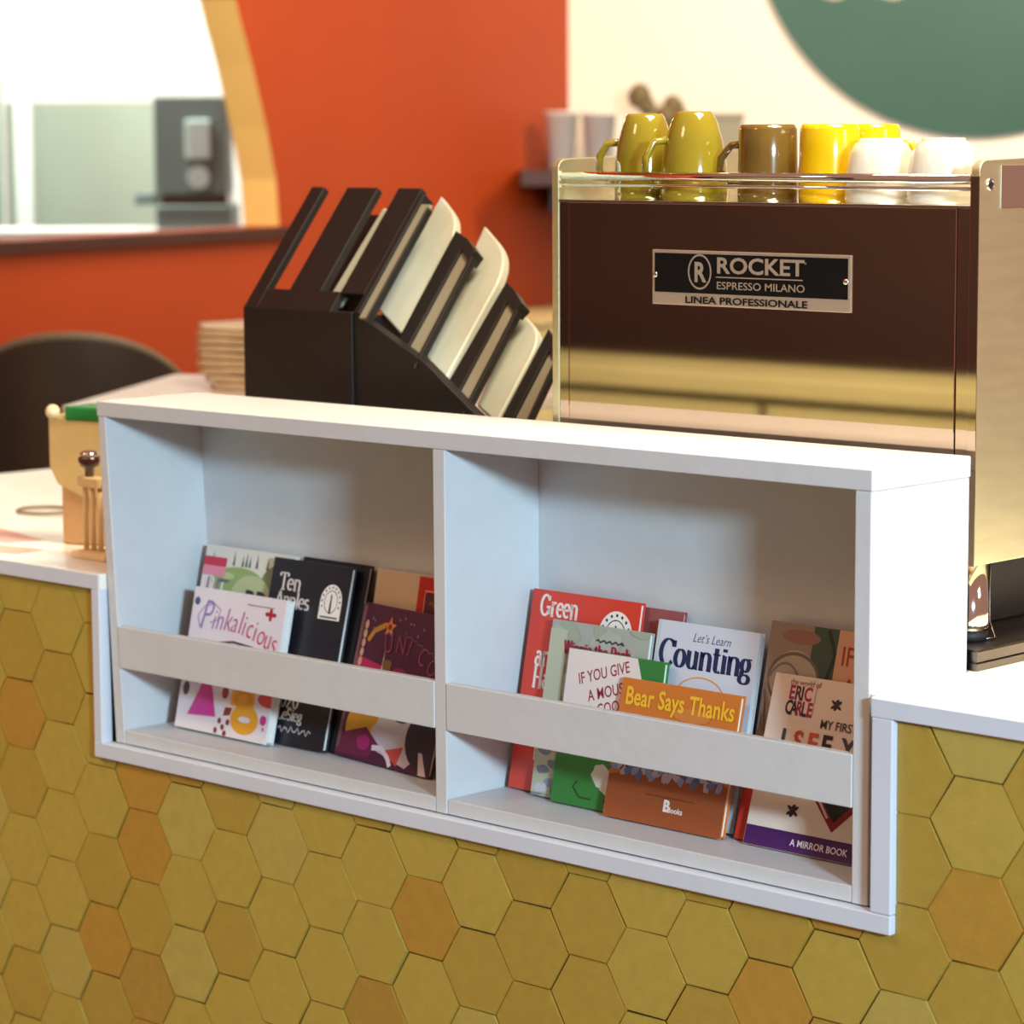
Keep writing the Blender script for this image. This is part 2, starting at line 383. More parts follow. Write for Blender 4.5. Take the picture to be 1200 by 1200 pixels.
# cream cabinet standing low against the orange wall
cb = empty('low_cabinet', Q(.62, FL, -.2), 'cream low cabinet against the orange wall behind the black rack', 'cabinet')
c0 = Vector(cb.location)
def qbox(name, s0, s1, n0, n1, z0, z1, m, par):
    bm = bmesh.new(); prism(bm, [Q(s0, z0, n0)-c0, Q(s1, z0, n0)-c0, Q(s1, z0, n1)-c0, Q(s0, z0, n1)-c0], (0, 0, z1-z0)); fixn(bm)
    return bev(link(name, bm, m, par), .003)
qbox('body', .05, .80, -.30, -.005, FL, .215, 'kraftl', cb)
qbox('top', .03, .82, -.32, -.005, .215, .235, 'kraftl', cb)
qbox('door', .10, .40, -.312, -.30, FL+.08, .19, 'kraftl', cb)
qbox('door', .42, .76, -.312, -.30, FL+.08, .19, 'kraftl', cb)

# dark shelf along the cream wall with things on it
sh = empty('wall_shelf', P(.02, .62, .62), 'dark brown wall shelf end beside the orange wall', 'shelf')
s0_ = Vector(sh.location)
def pbox(name, u0, u1, v0, v1, z0, z1, m, par, org):
    bm = bmesh.new(); prism(bm, [P(u0, v0, z0)-org, P(u1, v0, z0)-org, P(u1, v1, z0)-org, P(u0, v1, z0)-org], (0, 0, z1-z0)); fixn(bm)
    return bev(link(name, bm, m, par), .003)
pbox('board', -.165, 1.6, .02, .66, .640, .690, 'brown', sh, s0_)
pbox('bracket', -.07, .0, .01, .50, .555, .640, 'black', sh, s0_)
pbox('bracket', .6, .67, .01, .50, .555, .640, 'black', sh, s0_)

def paper_cup(loc, lab, h=.2, rb=.045, rt=.062):
    e = empty('paper_cup', loc, lab, 'cup', 'white paper cups on the dark wall shelf')
    bm = bmesh.new(); lathe(bm, [(rb, 0), (rt, h), (rt+.003, h), (rt+.003, h+.006), (rt-.003, h+.004), (rb-.003, .006)]); fixn(bm)
    link('cup_body', bm, 'paperw', e, True)
paper_cup(P(-.030, .3, .690), 'leftmost white paper cup on the dark wall shelf, against orange', .180, .040, .055)
paper_cup(P(.092, .32, .690), 'white paper cup next to the leftmost one, left of the mustard mugs', .175, .040, .056)
gx = empty('card_box', P(.48, .3, .690), 'grey square box behind the mugs, right of the dried flowers', 'box')
bx = pbox('body', .46, .56, .25, .35, .690, .862, 'greybox', gx, Vector(gx.location))
pbox('lid', .455, .565, .245, .355, .850, .868, 'greybox', gx, Vector(gx.location))
vs_ = empty('flower_vase', P(.30, .3, .690), 'small vase of dried brown flowers behind the mustard mugs', 'vase')
bm = bmesh.new(); lathe(bm, [(.03, 0), (.04, .03), (.035, .08), (.02, .11), (.024, .125), (.018, .12)]); fixn(bm); link('vase', bm, 'napkin', vs_, True)
bm = bmesh.new()
for (u, v, z, r_) in ((-.075, 0, .235, .036), (-.05, .02, .205, .026), (.035, 0, .200, .036), (.01, .01, .165, .04), (.055, 0, .165, .034), (-.02, .0, .15, .026)):
    c_ = RT*u+Vector((0, 0, z)); bmesh.ops.create_icosphere(bm, subdivisions=2, radius=r_, matrix=Matrix.Translation(c_) @ Matrix.Diagonal((1, 1, 1.2, 1)))
for v in bm.verts: v.co += Vector((random.uniform(-1, 1), random.uniform(-1, 1), random.uniform(-1, 1)))*.005
link('flower_heads', bm, 'dried', vs_)
bm = bmesh.new()
for (u, z) in ((-.075, .23), (.03, .19), (.055, .16)): tube(bm, [(0, 0, .08), RT*u*.5+Vector((0, 0, (z+.08)/2)), RT*u+Vector((0, 0, z))], .003, 6)
link('stem', bm, 'dried', vs_)

# banquette in the front of the room, mirrored by the machine
bq = empty('banquette', (-1.8, -3.0, FL), 'cream panelled banquette mirrored in the polished machine back', 'bench')
boxo('seat_body', (-2.6, -.30, 0), (2.4, -.02, .85), 'tan', bq, .01)
boxo('ledge', (-2.62, -.34, .87), (2.42, .03, .922), 'tan', bq, .006)
boxo('panel', (-2.5, -.02, .1), (.145, .012, .852), 'tan', bq, .006)
boxo('panel', (.175, -.02, .1), (2.3, .012, .852), 'tan', bq, .006)

# ---------------------------------------------------------------- bar counter with hexagonal tiles
ctr = empty('bar_counter', (.6, .3, FL), 'long white-topped bar counter faced with olive and amber hexagonal tiles', 'counter')
cz = Vector(ctr.location)
def cbox(name, lo, hi, m, b=.0015, lab=None):
    lo = [a-c for a, c in zip(lo, cz)]; hi = [a-c for a, c in zip(hi, cz)]
    o = boxo(name, lo, hi, m, ctr, b)
    if lab: o['label'] = lab
    return o
XL, XR, ZT, ZC = -.0145, 1.2605, .0, .2265
bm = bmesh.new()
def b3(lo, hi): box(bm, [a-c for a, c in zip(lo, cz)], [a-c for a, c in zip(hi, cz)])
b3((-1.07, .006, FL), (2.6, .85, -.0225)); b3((-1.07, .006, -.0225), (-.032, .85, .2055)); b3((1.288, .006, -.0225), (2.6, .85, .2055)); b3((-.032, .19, -.0225), (1.288, .85, .2055))
link('body', bm, 'body', ctr)
bm = bmesh.new()
b3((-1.08, -.012, .206), (XL, .86, ZC)); b3((1.251, 0, .2063), (2.62, .86, ZC)); b3((XR, -.012, .2063), (2.62, 0, ZC)); b3((XL, .1775, .2063), (1.251, .86, ZC))
bmesh.ops.remove_doubles(bm, verts=bm.verts[:], dist=1e-5)
link('countertop', bm, 'top', ctr)
# front band of the top, painted like the trim
cbox('edge_trim', (-.031, -.0125, -.0216), (XL, .006, .2062), 'trim')
cbox('edge_trim', (XR, -.0125, -.0006), (1.287, .006, .2062), 'trim')
cbox('edge_trim', (-.031, -.0128, -.0216), (1.287, .006, -.0008), 'trim')
cbox('edge_trim', (-1.08, -.0130, .2064), (XL+.0002, -.010, ZC-.0006), 'trim', .0005)
cbox('edge_trim', (XR-.0002, -.0130, .2064), (2.62, -.010, ZC-.0006), 'trim', .0005)
# grout bed and tiles
bm = bmesh.new(); b3((-1.07, -.0004, FL), (2.6, .0058, -.0218)); b3((-1.07, -.0004, -.0218), (-.032, .0058, .2055)); b3((1.288, -.0004, -.0218), (2.6, .0058, .2055))
link('grout', bm, 'grout', ctr)
def clipc(pts, ax, val, keep_less):
    out = []
    for i in range(len(pts)):
        a, b = pts[i], pts[(i+1) % len(pts)]
        ina = (a[ax] <= val) == keep_less or a[ax] == val; inb = (b[ax] <= val) == keep_less or b[ax] == val
        if ina: out.append(a)
        if ina != inb:
            t = (val-a[ax])/(b[ax]-a[ax]); out.append(tuple(a[k]+(b[k]-a[k])*t for k in (0, 1)))
    return out
regions = [(-1.07, -.0315, -.0218, .2055), (1.2875, 2.6, -.0218, .2055), (-1.07, 2.6, -.55, -.0218)]
tcols = [mat('tile_olive', (176, 152, 66), .36, noise=.05, nscale=60, bump=.15, bscale=300), mat('tile_mustard', (170, 142, 58), .36, noise=.05, nscale=60, bump=.15, bscale=300),
         mat('tile_amber', (176, 134, 52), .36, noise=.06, nscale=60, bump=.2, bscale=300), mat('tile_khaki', (176, 156, 76), .36, noise=.05, nscale=60, bump=.15, bscale=300),
         mat('tile_bronze', (168, 132, 54), .36, noise=.07, nscale=60, bump=.2, bscale=300)]
bm = bmesh.new(); s = .05543; kx = 1.065; ox, oz = 1.3866, .1082
for a in range(-31, 9):
    for b in range(-9, 4):
        cx = ox+1.5*a*s*kx; czz = oz+(b*math.sqrt(3)+(a % 2)*math.sqrt(3)/2)*s
        if cx < -.62 or cx > 1.75 or czz < -.56: continue
        g = random.uniform(.0003, .0010)/s
        rot = R(random.uniform(-.9, .9)); jx = random.uniform(-.0008, .0008); jz = random.uniform(-.0008, .0008)
        def hexa(k): return [(cx+jx+s*kx*k*math.cos(R(60*i)+rot), czz+jz+s*k*math.sin(R(60*i)+rot)) for i in range(6)]
        tx, tz = random.uniform(-.014, .014), random.uniform(-.014, .014); off = random.uniform(-.0006, .0006)
        ci = random.choices(range(5), (40, 22, 14, 14, 10))[0]
        for (x0, x1, z0, z1) in regions:
            for kk, y0 in ((1-g, -.0026), (1-g-.022, -.0036)):
                p = hexa(kk)
                p = clipc(p, 0, x1, True)
                if len(p) > 2: p = clipc(p, 0, x0, False)
                if len(p) > 2: p = clipc(p, 1, z1, True)
                if len(p) > 2: p = clipc(p, 1, z0, False)
                if len(p) < 3: continue
                q = []
                for pt in p:
                    if not q or math.hypot(pt[0]-q[-1][0], pt[1]-q[-1][1]) > 1e-5: q.append(pt)
                if len(q) > 2 and math.hypot(q[0][0]-q[-1][0], q[0][1]-q[-1][1]) < 1e-5: q.pop()
                if len(q) < 3: continue
                fr = [bm.verts.new((x-cz.x, y0+off+(x-cx)*tx+(z-czz)*tz-cz.y, z-cz.z)) for x, z in q]
                bk = [bm.verts.new((x-cz.x, -.0004-cz.y, z-cz.z)) for x, z in q]
                bm.faces.new(fr).material_index = ci
                for i in range(len(q)): bm.faces.new((fr[i], fr[(i+1) % len(q)], bk[(i+1) % len(q)], bk[i])).material_index = ci
fixn(bm)
link('tile_facing', bm, tcols, ctr)

# ---------------------------------------------------------------- white book display box
L_, T_, D_, DI, XD, H_, SL = 1.248, .0206, .1736, .1622, .6074, .46, .0244
bk = empty('display_shelf', (.62, .0, .0), 'white two-bay book display box set into the tiled counter', 'bookshelf')
bo = Vector(bk.location)
def xs(x, z): return x-SL*z/H_
def sp(pts): return [Vector(p)-bo for p in pts]
prismo('top_board', sp([(xs(0, H_)-.001, -.001, .4565), (L_+.0015, -.001, .4605), (L_+.0015, -.001, .4380), (xs(0, .4376)-.001, -.001, .4365)]), (0, D_+.001, 0), 'white', bk, .0012)
prismo('side_panel', sp([(0, 0, .0006), (T_-.002, 0, .0006), (xs(T_-.006, .4365), 0, .4363), (xs(0, .4365), 0, .4363)]), (0, D_, 0), 'white', bk, .0012)
prismo('side_panel', sp([(L_-T_, 0, .0006), (L_, 0, .0006), (L_, 0, .4376), (L_-T_, 0, .4375)]), (0, D_, 0), 'white', bk, .0012)
prismo('divider', sp([(XD, 0, .0006), (XD+T_-.002, 0, .0006), (XD+T_-.002, 0, .4373), (XD-.001, 0, .4371)]), (0, DI, 0), 'white', bk, .0012)
prismo('bottom_board', sp([(T_-.001, .0006, .0008), (XD-.001, .0006, .0008), (XD-.001, .0006, .0188), (T_-.002, .0006, .0188)]), (0, DI, 0), 'white', bk, .0010)
prismo('bottom_board', sp([(XD+T_-.001, .0006, .0008), (L_-T_-.0006, .0006, .0008), (L_-T_-.0006, .0006, .0188), (XD+T_-.001, .0006, .0188)]), (0, DI, 0), 'white', bk, .0010)
prismo('back_panel', sp([(.001, DI, .0006), (L_-.001, DI, .0006), (L_-.001, DI, .4372), (xs(.001, .437), DI, .4360)]), (0, D_-DI, 0), 'white', bk, 0)
prismo('front_rail', sp([(xs(T_-.0026, .103), -.0012, .1030), (XD-.0005, -.0012, .1026), (XD-.0005, -.0012, .1596), (xs(T_-.0030, .159), -.0012, .1585)]), (0, .012, 0), 'white', bk, .0010)
prismo('front_rail', sp([(XD+T_-.001, -.0012, .1026), (L_-T_-.0004, -.0012, .1026), (L_-T_-.0004, -.0012, .1596), (XD+T_-.001, -.0012, .1596)]), (0, .012, 0), 'white', bk, .0010)

# ---------------------------------------------------------------- books
ZB = .0190
def book(label, x, yb, yt, wd, zt, th, cover, art=None, yaw=0, back=None, spine=None, hard=True, cat='book'):
    ln = math.hypot(yt-yb, zt-ZB); lean = math.asin((yt-yb)/ln)
    # the frame's origin is the foot of the front cover; the foot of the back cover rests on the board
    e = empty('book', (x, yb, ZB+th*math.sin(lean)+.0003), label, cat, None, (-lean, 0, R(yaw)))
    e.rotation_mode = 'XYZ'
    h = ln-.003
    cm = paint(cover, .35); bmt = paint(back, .35) if back else cm; smt = paint(spine, .35) if spine else cm
    bm = bmesh.new(); c = .0016
    box(bm, (0, 0, 0), (wd, c, h)); cv = bev(link('cover', bm, cm, e), .0006)
    bm = bmesh.new(); box(bm, (0, th-c, 0), (wd, th, h)); bev(link('cover', bm, bmt, e), .0006)
    bm = bmesh.new(); box(bm, (-.0006, .0002, .0001), (.0014, th-.0002, h-.0001)); bev(link('spine', bm, smt, e), .0005)
    q = .003 if hard else .0004
    bm = bmesh.new(); box(bm, (.0015, c, q), (wd-q, th-c, h-q)); link('pages', bm, 'page', e)
    if art:
        art(cv, wd, h)
    return e
def seal(A, cx, cy, r, ink=(40, 40, 40)):
    """round-arched publisher's seal: pale arch with a ring of small marks and a plain centre"""
    A.add(blob(cx, cy, r, r*1.12, 28), (238, 236, 228)); A.add(poly((cx-r, cy-r*1.15), (cx+r, cy-r*1.15), (cx+r, cy), (cx-r, cy)), (238, 236, 228))
    A.add(ring(cx, cy, r*.62, r*.74, r*.05), ink)
    for i in range(11):
        a = R(-20+i*22); A.add(blob(cx+r*.82*math.cos(a), cy+r*.93*math.sin(a), r*.07, r*.08, 6), ink)
    A.add(poly((cx-.1*r, cy-.75*r), (cx+.1*r, cy-.75*r), (cx+.05*r, cy+.45*r), (cx-.04*r, cy+.5*r)), ink)
    A.add(poly((cx-r*.8, cy-r*1.05), (cx+r*.8, cy-r*1.05), (cx+r*.8, cy-r*.95), (cx-r*.8, cy-r*.95)), ink)
def art_book(fn):
    def f(cv, wd, h):
        A = Art(); B = Art(); fn(A, B, wd, h)
        if A.items: A.build('artwork', cv, 0, (.0005, .0005, wd-.0005, h-.0005))
        if B.items: B.build('title', cv, 0, (.0005, .0005, wd-.0005, h-.0005), start=.0003+.000018*len(A.items))
    return f

def a_hill(A, B, w, h):
    A.add(poly((0, h*.72), (w, h*.72), (w, h), (0, h)), (214, 216, 206))
    A.add(blob(w*.42, h*.80, w*.30, h*.095, 24), (142, 170, 104)); A.add(blob(w*.86, h*.80, w*.2, h*.14, 24), (124, 132, 96))
    A.add(blob(w*.58, h*.74, w*.22, h*.12, 24), (178, 192, 146)); A.add(blob(w*.3, h*.84, w*.07, h*.02, 12), (178, 196, 138))
    for i, x in enumerate((.10, .34, .44, .48, .52, .60, .72, .80)):
        A.add(poly((w*(x-.014), h*.90), (w*(x+.014), h*.90), (w*x, h*(.965+.02*(i % 2)))), (70, 96, 84))
    A.add(poly((0, h*.885), (w*.26, h*.885), (w*.26, h*.935), (0, h*.935)), (196, 44, 70)); A.add(poly((0, h*.83), (w*.27, h*.83), (w*.25, h*.885), (0, h*.885)), (222, 140, 160))
    for i in range(5): A.add(poly((w*(.02+.055*i), h*.74), (w*(.04+.055*i), h*.74), (w*(.045+.055*i), h*.82), (w*(.025+.055*i), h*.82)), (150, 90, 140) if i % 2 else (236, 226, 232))
    A.add(poly((0, h*.55), (w*.16, h*.55), (w*.16, h*.73), (0, h*.73)), (84, 92, 120)); A.add(poly((0, h*.3), (w*.2, h*.3), (w*.2, h*.55), (0, h*.55)), (128, 132, 138))
    A.add(poly((w*.2, h*.8), (w*.3, h*.8), (w*.34, h*.815), (w*.22, h*.82)), (92, 104, 110))
    B.add(text_polys('BR', h*.16, .03), (38, 36, 44), w*.52, h*.665)
book('picture book with green hills and red barn, behind the one with curly pink lettering', .024, .083, .146, .178, .2555, .009, (206, 208, 200), art_book(a_hill), spine=(90, 92, 92))
def a_pink(A, B, w, h):
    A.add(poly((w*.0, h*.28), (w, h*.26), (w, h*.42), (0, h*.44)), (222, 210, 226))
    A.add(poly((w*.12, h*.10), (w*.43, h*.12), (w*.36, h*.30), (w*.33, h*.36), (w*.24, h*.36), (w*.21, h*.28)), (206, 62, 150))
    A.add(blob(w*.07, h*.28, w*.035, h*.05, 14), (84, 56, 60)); A.add(blob(w*.50, h*.30, w*.035, h*.045, 12), (150, 60, 70))
    A.add(ring(w*.74, h*.14, w*.15, h*.105, w*.085, 28), (232, 166, 48)); A.add(poly((w*.57, h*.22), (w*.82, h*.22), (w*.82, h*.33), (w*.57, h*.33)), (236, 172, 60)); A.add(ring(w*.70, h*.28, w*.10, h*.08, w*.05, 24), (226, 156, 44))
    A.add(blob(w*.97, h*.30, w*.12, h*.05, 16), (214, 78, 84))
    A.add(poly((w*.51, h*.14), (w*.58, h*.15), (w*.60, h*.205), (w*.52, h*.20)), (140, 60, 40))
    for x, y in ((.48, .10), (.52, .06), (.57, .10), (.45, .03), (.55, .02)): A.add(blob(w*x, h*y, w*.02, h*.022, 8), (120, 44, 52))
    A.add(blob(w*.94, h*.16, w*.035, h*.035, 14, rot=30), (200, 60, 140)); A.add(blob(w*.95, h*.10, w*.01, h*.014, 8), (200, 60, 140))
    A.add(poly((w*.30, h*.46), (w*.47, h*.46), (w*.42, h*.60), (w*.35, h*.60)), (172, 160, 206)); A.add(blob(w*.05, h*.90, w*.03, h*.03, 8), (70, 84, 130))
    A.add(stroke([(w*.10, h*.62), (w*.10, h*.585), (w*.14, h*.57), (w*.3, h*.625), (w*.5, h*.655), (w*.7, h*.64), (w*.84, h*.60), (w*.90, h*.565)], .0030), (84, 30, 60))
    for dx in (-.02, .0, .02): A.add(stroke([(w*(.53+dx), h*.55), (w*(.57+dx), h*.585)], .0012), (90, 50, 80))
    A.add(blob(w*.72, h*.50, w*.10, h*.025, 14), (176, 172, 182)); A.add(blob(w*.90, h*.485, w*.09, h*.012, 14), (196, 120, 120))
    for a_ in range(4): A.add(blob(w*.855+math.cos(a_*1.57)*.006, h*.885+math.sin(a_*1.57)*.004, .005, .003, 8, rot=a_*90), (176, 30, 64))
    cols = [(150, 120, 190), (158, 110, 182), (166, 100, 172), (176, 92, 156), (190, 70, 130), (196, 58, 116), (200, 54, 110), (202, 50, 100), (204, 48, 96), (206, 46, 92), (208, 44, 88)]
    x = w*.10
    for i, ch in enumerate('Pinkalicious'):
        sz = h*.31 if ch == 'P' else h*.215
        if ch in 'kl': sz = h*.235
        yy = h*(.735-.0016*(i-4)**2-.003*i)
        B.add(text_polys(ch, sz, -.012, .74, .28), cols[min(i, 10)], x, yy)
        x += {'P': .135, 'i': .045, 'l': .042, 'k': .082, 'n': .085}.get(ch, .078)*w
    B.add(stroke([(w*.12, h*.72), (w*.08, h*.80), (w*.14, h*.87), (w*.24, h*.90), (w*.32, h*.86), (w*.30, h*.79), (w*.22, h*.76)], .0012), (150, 120, 190))
    B.add(stroke([(w*(.60+.015*i), h*(.93+.004*math.sin(i*2.1))) for i in range(20)], .0010), (120, 110, 120))
book('white book with curly pink lettering and a pink dress, foremost at the left', .056, .0545, .0965, .186, .2060, .014, (228, 222, 228), art_book(a_pink), back=(226, 232, 234), yaw=-.8)
def a_ten(A, B, w, h):
    seal(A, w*.80, h*.80, w*.135)
    A.add(stroke([(w*.05+w*.07*i, h*(.275+.02*((i*7) % 3-1))) for i in range(13)], .0016), (206, 206, 206))
    A.add(stroke([(w*.05+w*.06*i, h*(.27-.02*((i*5) % 3-1))) for i in range(12)], .0012), (150, 150, 160))
    for x, t in ((.10, 'Ten'), (.08, 'Apples'), (.02, ' On')): pass
    B.add(serif_polys('Ten', h*.090, .18, .09, .98), (214, 210, 204), w*.12, h*.83)
    B.add(serif_polys('Apples', h*.086, .18, .09, .98), (214, 210, 204), w*.10, h*.735)
    B.add(serif_polys('on', h*.105, .17, .09, .74), (214, 210, 204), w*.13, h*.615)
    B.add(serif_polys('2020', h*.09, .16, .08, .95), (196, 196, 196), w*.30, h*.20)
    B.add(serif_polys('eo. LeSieg', h*.062, .2, .09, .98), (226, 226, 222), w*.20, h*.135)
    B.add(stroke([(w*(.40+.028*i), h*(.085+.018*math.sin(i*2.3))) for i in range(16)], .0018), (214, 214, 210))
    G.setdefault('U', G['u'])
book('black book lettered in white with a round seal, in the left bay', .178, .0725, .131, .150, .2545, .009, (34, 34, 42), art_book(a_ten))
book('thin black book peeking out behind the black one with the seal', .216, .084, .148, .126, .2565, .009, (26, 24, 30))
def a_uni(A, B, w, h):
    A.add(poly((0, h*.40), (w*.38, h*.40), (w*.30, h*.62), (0, h*.66)), (190, 28, 96))
    A.add(poly((w*.35, h*.10), (w*.75, h*.02), (w*.85, h*.10), (w*.72, h*.45), (w*.5, h*.40), (w*.3, h*.30)), (206, 200, 210))
    A.add(blob(w*.20, h*.22, w*.14, h*.14, 24), (214, 164, 34)); A.add(blob(w*.27, h*.30, w*.12, h*.09, 24), (208, 158, 40))
    A.add(blob(w*.94, h*.22, w*.24, h*.20, 24), (44, 38, 56)); A.add(blob(w*.62, h*.34, w*.09, h*.05, 16), (80, 76, 88))
    A.add(poly((w*.0, h*.02), (w*.35, h*.03), (w*.45, h*.12), (w*.28, h*.22), (0, h*.14)), (110, 34, 70)); A.add(blob(w*.28, h*.12, w*.07, h*.05, 14), (170, 34, 110))
    A.add(poly((w*.50, h*.10), (w*.70, h*.15), (w*.66, h*.02)), (214, 84, 74)); A.add(stroke([(w*.38, h*.10), (w*.48, h*.11), (w*.56, h*.06), (w*.60, h*.01)], .007), (232, 226, 232))
    A.add(poly((w*.86, h*.14), (w*.90, h*.14), (w*.98, h*.0), (w*.90, h*.0)), (214, 200, 210))
    A.add(poly((w*.30, h*.42), (w*.345, h*.42), (w*.31, h*.72)), (222, 206, 214))
    A.add(poly((w*.0, h*.05), (w*.035, h*.05), (w*.035, h*.98), (w*.0, h*.98)), (120, 86, 96))
    A.add(stroke([(w*.11, h*.76), (w*.16, h*.83), (w*.26, h*.875)], .007), (196, 150, 50))
    st = [(w*.31+math.cos(R(90+36*i))*(.0135 if i % 2 == 0 else .006), h*.87+math.sin(R(90+36*i))*(.0135 if i % 2 == 0 else .006)) for i in range(10)]
    A.add((st+[(w*.31, h*.87)], [(i, (i+1) % 10, 10) for i in range(10)]), (226, 130, 50)); A.add(blob(w*.31, h*.87, .004, .004, 10), (110, 50, 60))
    A.add(blob(w*.36, h*.62, w*.05, h*.05, 10, jit=.2), (130, 96, 60)); A.add(blob(w*.50, h*.56, w*.10, h*.07, 16), (140, 30, 84))
    for i in range(14): A.add(blob(w*random.uniform(.05, .95), h*random.uniform(.80, .97), .002, .002, 6), (120, 110, 150))
    for i in range(5): A.add(blob(w*.07, h*(.62+.06*i), .004, .006, 8), (206, 170, 140))
    for i, ch in enumerate('UNICORN'):
        a = R(62-i*17); r_ = w*.50; B.add(text_polys(ch, h*.17, -.008, .75), (150, 66, 110), w*.47+r_*math.sin(R(-20+i*13.5)), h*.36+r_*.74*math.cos(R(-20+i*13.5)), rot=10-i*12)
    B.add(stroke([(w*(.48+.02*i), h*(.85-.006*i+.008*math.sin(i*2.1))) for i in range(20)], .0016), (110, 80, 120))
book('purple picture book with an orange star and arched lettering beside the divider', .344, .078, .133, .193, .2125, .008, (78, 34, 66), art_book(a_uni), yaw=-6.5, spine=(110, 84, 100))
book('small red book with dark inset peeking out beside the divider, left bay', .437, .097, .1445, .140, .254, .006, (190, 44, 34), art_book(lambda A, B, w, h: (A.add(poly((w*.09, h*.72), (w*.9, h*.72), (w*.9, h*.93), (w*.09, h*.93)), (240, 130, 110)), A.add(poly((w*.10, h*.73), (w*.89, h*.73), (w*.89, h*.92), (w*.10, h*.92)), (84, 26, 40)), B.add(stroke([(w*(.16+.03*i), h*(.86+.012*math.sin(i*2.2))) for i in range(20)], .003), (150, 60, 70)), B.add(stroke([(w*(.16+.03*i), h*(.78+.012*math.sin(i*1.9))) for i in range(20)], .003), (150, 60, 70)))))
book('plain tan paper-covered book standing behind the purple one', .352, .106, .152, .20, .2545, .006, (212, 186, 154))

def a_green(A, B, w, h):
    seal(A, w*.80, h*.82, w*.155)
    A.add(blob(w*.80, h*.77, w*.03, h*.02, 10), (40, 120, 60))
    for t, x, y in (('Green', .09, .875), ('Eggs', .22, .75), ('and', .10, .625), ('Ham', .10, .515)):
        B.add(serif_polys(t, h*.100, .21, .11, .80), (240, 226, 216), w*x, h*y)
    B.add(serif_polys('By', h*.06, .18, .09, .8), (240, 214, 204), w*.20, h*.16)
book('bright red book lettered Green Eggs and Ham, leftmost of the right bay', .6385, .092, .140, .173, .2595, .009, (216, 62, 42), art_book(a_green))
def a_rose(A, B, w, h):
    A.add(poly((w*.55, h*.1), (w*.95, h*.1), (w*.95, h*.86), (w*.62, h*.86)), (52, 54, 92))
book('dark rose book edge showing between the bright red and the pale counting book', .762, .103, .152, .105, .2535, .007, (150, 84, 82), art_book(a_rose))
def a_win(A, B, w, h):
    for i in range(60):
        x, y = random.random(), random.random(); cc_ = random.choice([(150, 158, 150), (174, 180, 168), (130, 142, 140), (186, 188, 170), (160, 170, 150), (196, 196, 184)])
        A.add(blob(w*x, h*y, w*random.uniform(.06, .14), h*random.uniform(.03, .08), 14, jit=.18, rot=random.uniform(0, 180)), cc_)
    A.add(poly((0, h*.02), (w*.20, h*.02), (w*.18, h*.95), (w*.0, h*.95)), (184, 190, 164))
    A.add(blob(w*.16, h*.40, w*.15, h*.16, 18, jit=.06, rot=30), (224, 140, 46)); A.add(poly((w*.30, h*.34), (w*.38, h*.34), (w*.36, h*.50), (w*.33, h*.5)), (196, 60, 40))
    A.add(poly((w*.44, h*.80), (w*.86, h*.80), (w*.70, h*.73), (w*.58, h*.73)), (110, 104, 106))
    for i in range(9): A.add(blob(w*(.1+.1*(i % 3)), h*(.05+.035*i), w*.07, h*.025, 12, jit=.2), random.choice([(140, 146, 166), (200, 200, 204), (120, 126, 140)]))
    B.add(stroke([(w*(.48+.02*i), h*(.915+.008*math.sin(i*2.1))) for i in range(15)], .0022), (54, 54, 50))
    B.add(serif_polys('Winnie the Pooh', h*.070, .26, .14, .86), (160, 26, 62), w*.16, h*.82)
book('grey-green watercolour storybook with crimson title, in front of the bright red one', .6865, .081, .122, .155, .2295, .0085, (168, 174, 162), art_book(a_win), spine=(60, 70, 84))
def a_if(A, B, w, h):
    A.add(poly((0, h*.42), (w*.90, h*.42), (w*.78, h*.88), (w*.72, h), (0, h)), (226, 218, 212))
    A.add(blob(w*.22, h*.52, w*.12, h*.05, 16, jit=.1), (110, 108, 120))
    # small pale scribble near the foot
    A.add(blob(w*.50, h*.22, w*.10, h*.08, 16, jit=.15), (216, 214, 200)); A.add(blob(w*.62, h*.15, w*.14, h*.05, 16, jit=.15), (222, 220, 206))
    A.add(stroke([(w*.26, h*.16), (w*.22, h*.12), (w*.30, h*.06), (w*.42, h*.06)], .002), (40, 60, 40)); A.add(stroke([(w*.55, h*.07), (w*.68, h*.02), (w*.78, h*.04)], .003), (50, 50, 40))
    ink = (150, 34, 62)
    B.add(text_polys('IF YOU GIVE', h*.105, .008, .76), ink, w*.15, h*.775, rot=17)
    B.add(text_polys('A MOUSE', h*.105, .008, .78), ink, w*.27, h*.675, rot=17); B.add(text_polys('A COOKIE', h*.105, .008, .78), ink, w*.29, h*.575, rot=16)
book('white and green book with thin red hand lettering, in front of the watercolour one', .7275, .071, .1065, .150, .2015, .009, (52, 128, 60), art_book(a_if), spine=(46, 110, 60))
